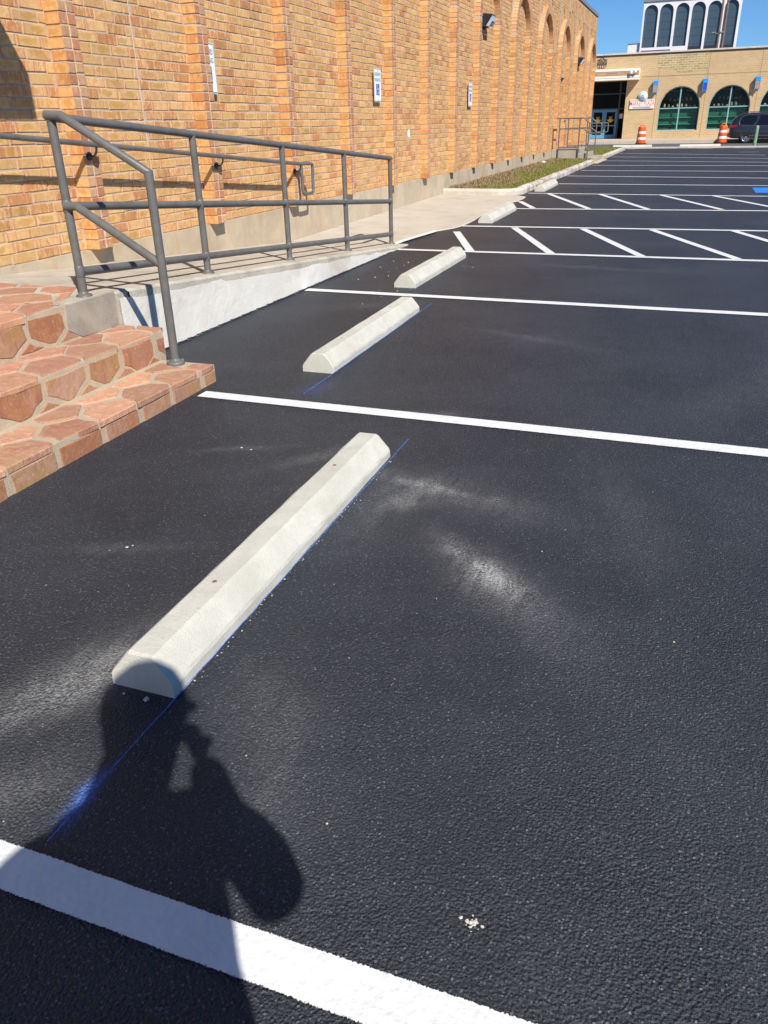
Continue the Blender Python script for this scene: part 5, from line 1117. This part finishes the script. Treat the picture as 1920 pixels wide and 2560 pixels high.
cm = Matrix.Translation(h0+ud*.03) @ Matrix(((R_V.x, fd.x, ud.x, 0), (R_V.y, fd.y, ud.y, 0), (R_V.z, fd.z, ud.z, 0), (0, 0, 0, 1)))
b = MB(); b.lathe([(.118, -.02), (.120, .03), (.112, .075), (.085, .115), (.045, .138), (.001, .145)], 24, M=cm)
br = [cm @ Vector(q) for q in [(.115*cos(t), .105*sin(t), -.005) for t in [pi*i/10 for i in range(11)]]]; bo2 = [cm @ Vector((.125*cos(t), .06+.15*sin(t), -.012)) for t in [pi*i/10 for i in range(11)]]
for i in range(10): b.face([br[i], br[i+1], bo2[i+1], bo2[i]])
b.build('cap', M['cap'], per)
b = MB(); b.lathe([(.104, -.09), (.11, -.05), (.112, -.015)], 20, M=cm); b.build('hair', M['hair'], per)
for s in (-1, 1):
    f0 = B_(s*.13, .03, .0); bt = [(B_(s*.13, -.07, .055), .048), (B_(s*.13, -.02, .09), .05), (B_(s*.135, .08, .05), .045), (B_(s*.14, .17, .04), .034)]; skin('boot', bt, [(0, 1), (1, 2), (2, 3)], M['boot'], per)
# phone just behind the lens, and two hands closed on its edges
lens = Vector((0, 0, CAMZ)); pc = lens-CF*.016-CU*.055-CR*.022
PM = Matrix(((CR.x, CU.x, -CF.x, pc.x), (CR.y, CU.y, -CF.y, pc.y), (CR.z, CU.z, -CF.z, pc.z), (0, 0, 0, 1)))
ph = empty('phone'); tag(ph, 'black phone held upright in the left hand at the camera position', 'phone')
b = MB(); b.bbox(-.037, -.074, -.004, .037, .074, .004, .002, M=PM); b.build('case', M['phone'], ph); b = MB(); b.box(-.034, -.070, .0042, .034, .070, .0048, M=PM); b.build('screen', M['carglass'], ph)
def ph_at(x, y, z): return PM @ Vector((x, y, z))
for s in (-1, 1):
    wr0 = body[11][0] if s > 0 else body[15][0]
    if s > 0:      # right hand lifted beside the phone to shade its screen
        ax = Vector((-.25, -.05, 1)).normalized(); palm = wr0+ax*.055; at = lambda x, y, z: palm+R_V*x+ax*y-F_*z
        tips = [[(-.030+.02*k, .040, .0), (-.034+.021*k, .070, .006), (-.036+.022*k, .092-.006*abs(k-1.5), .020)] for k in range(4)]; th = [(.036, -.010, .004), (.050, .018, .010), (.054, .040, .020)]
    else:
        palm = ph_at(-.062, -.045, .030); at = lambda x, y, z: ph_at(x, y, z)
        tips = [[(-.056, -.070+k*.021, .014), (-.050*(.8, .95, 1., .9)[k]-.004, -.066+k*.021, -.004), (-.036, -.064+k*.021, -.012)] for k in range(4)]; th = [(-.048, -.030, .030), (-.034, -.010, .018), (-.022, .006, .013)]
    nodes = [(wr0, .030), ((wr0+palm)/2, (.030, .022)), (palm, (.036, .020))]; ed = [(0, 1), (1, 2)]
    for ch in tips+[th]:
        a = len(nodes); nodes += [(at(*ch[0]), .0100), (at(*ch[1]), .0088), (at(*ch[2]), .0078)]; ed += [(2, a), (a, a+1), (a+1, a+2)]
    skin('hand', nodes, ed, M['skin'], per)
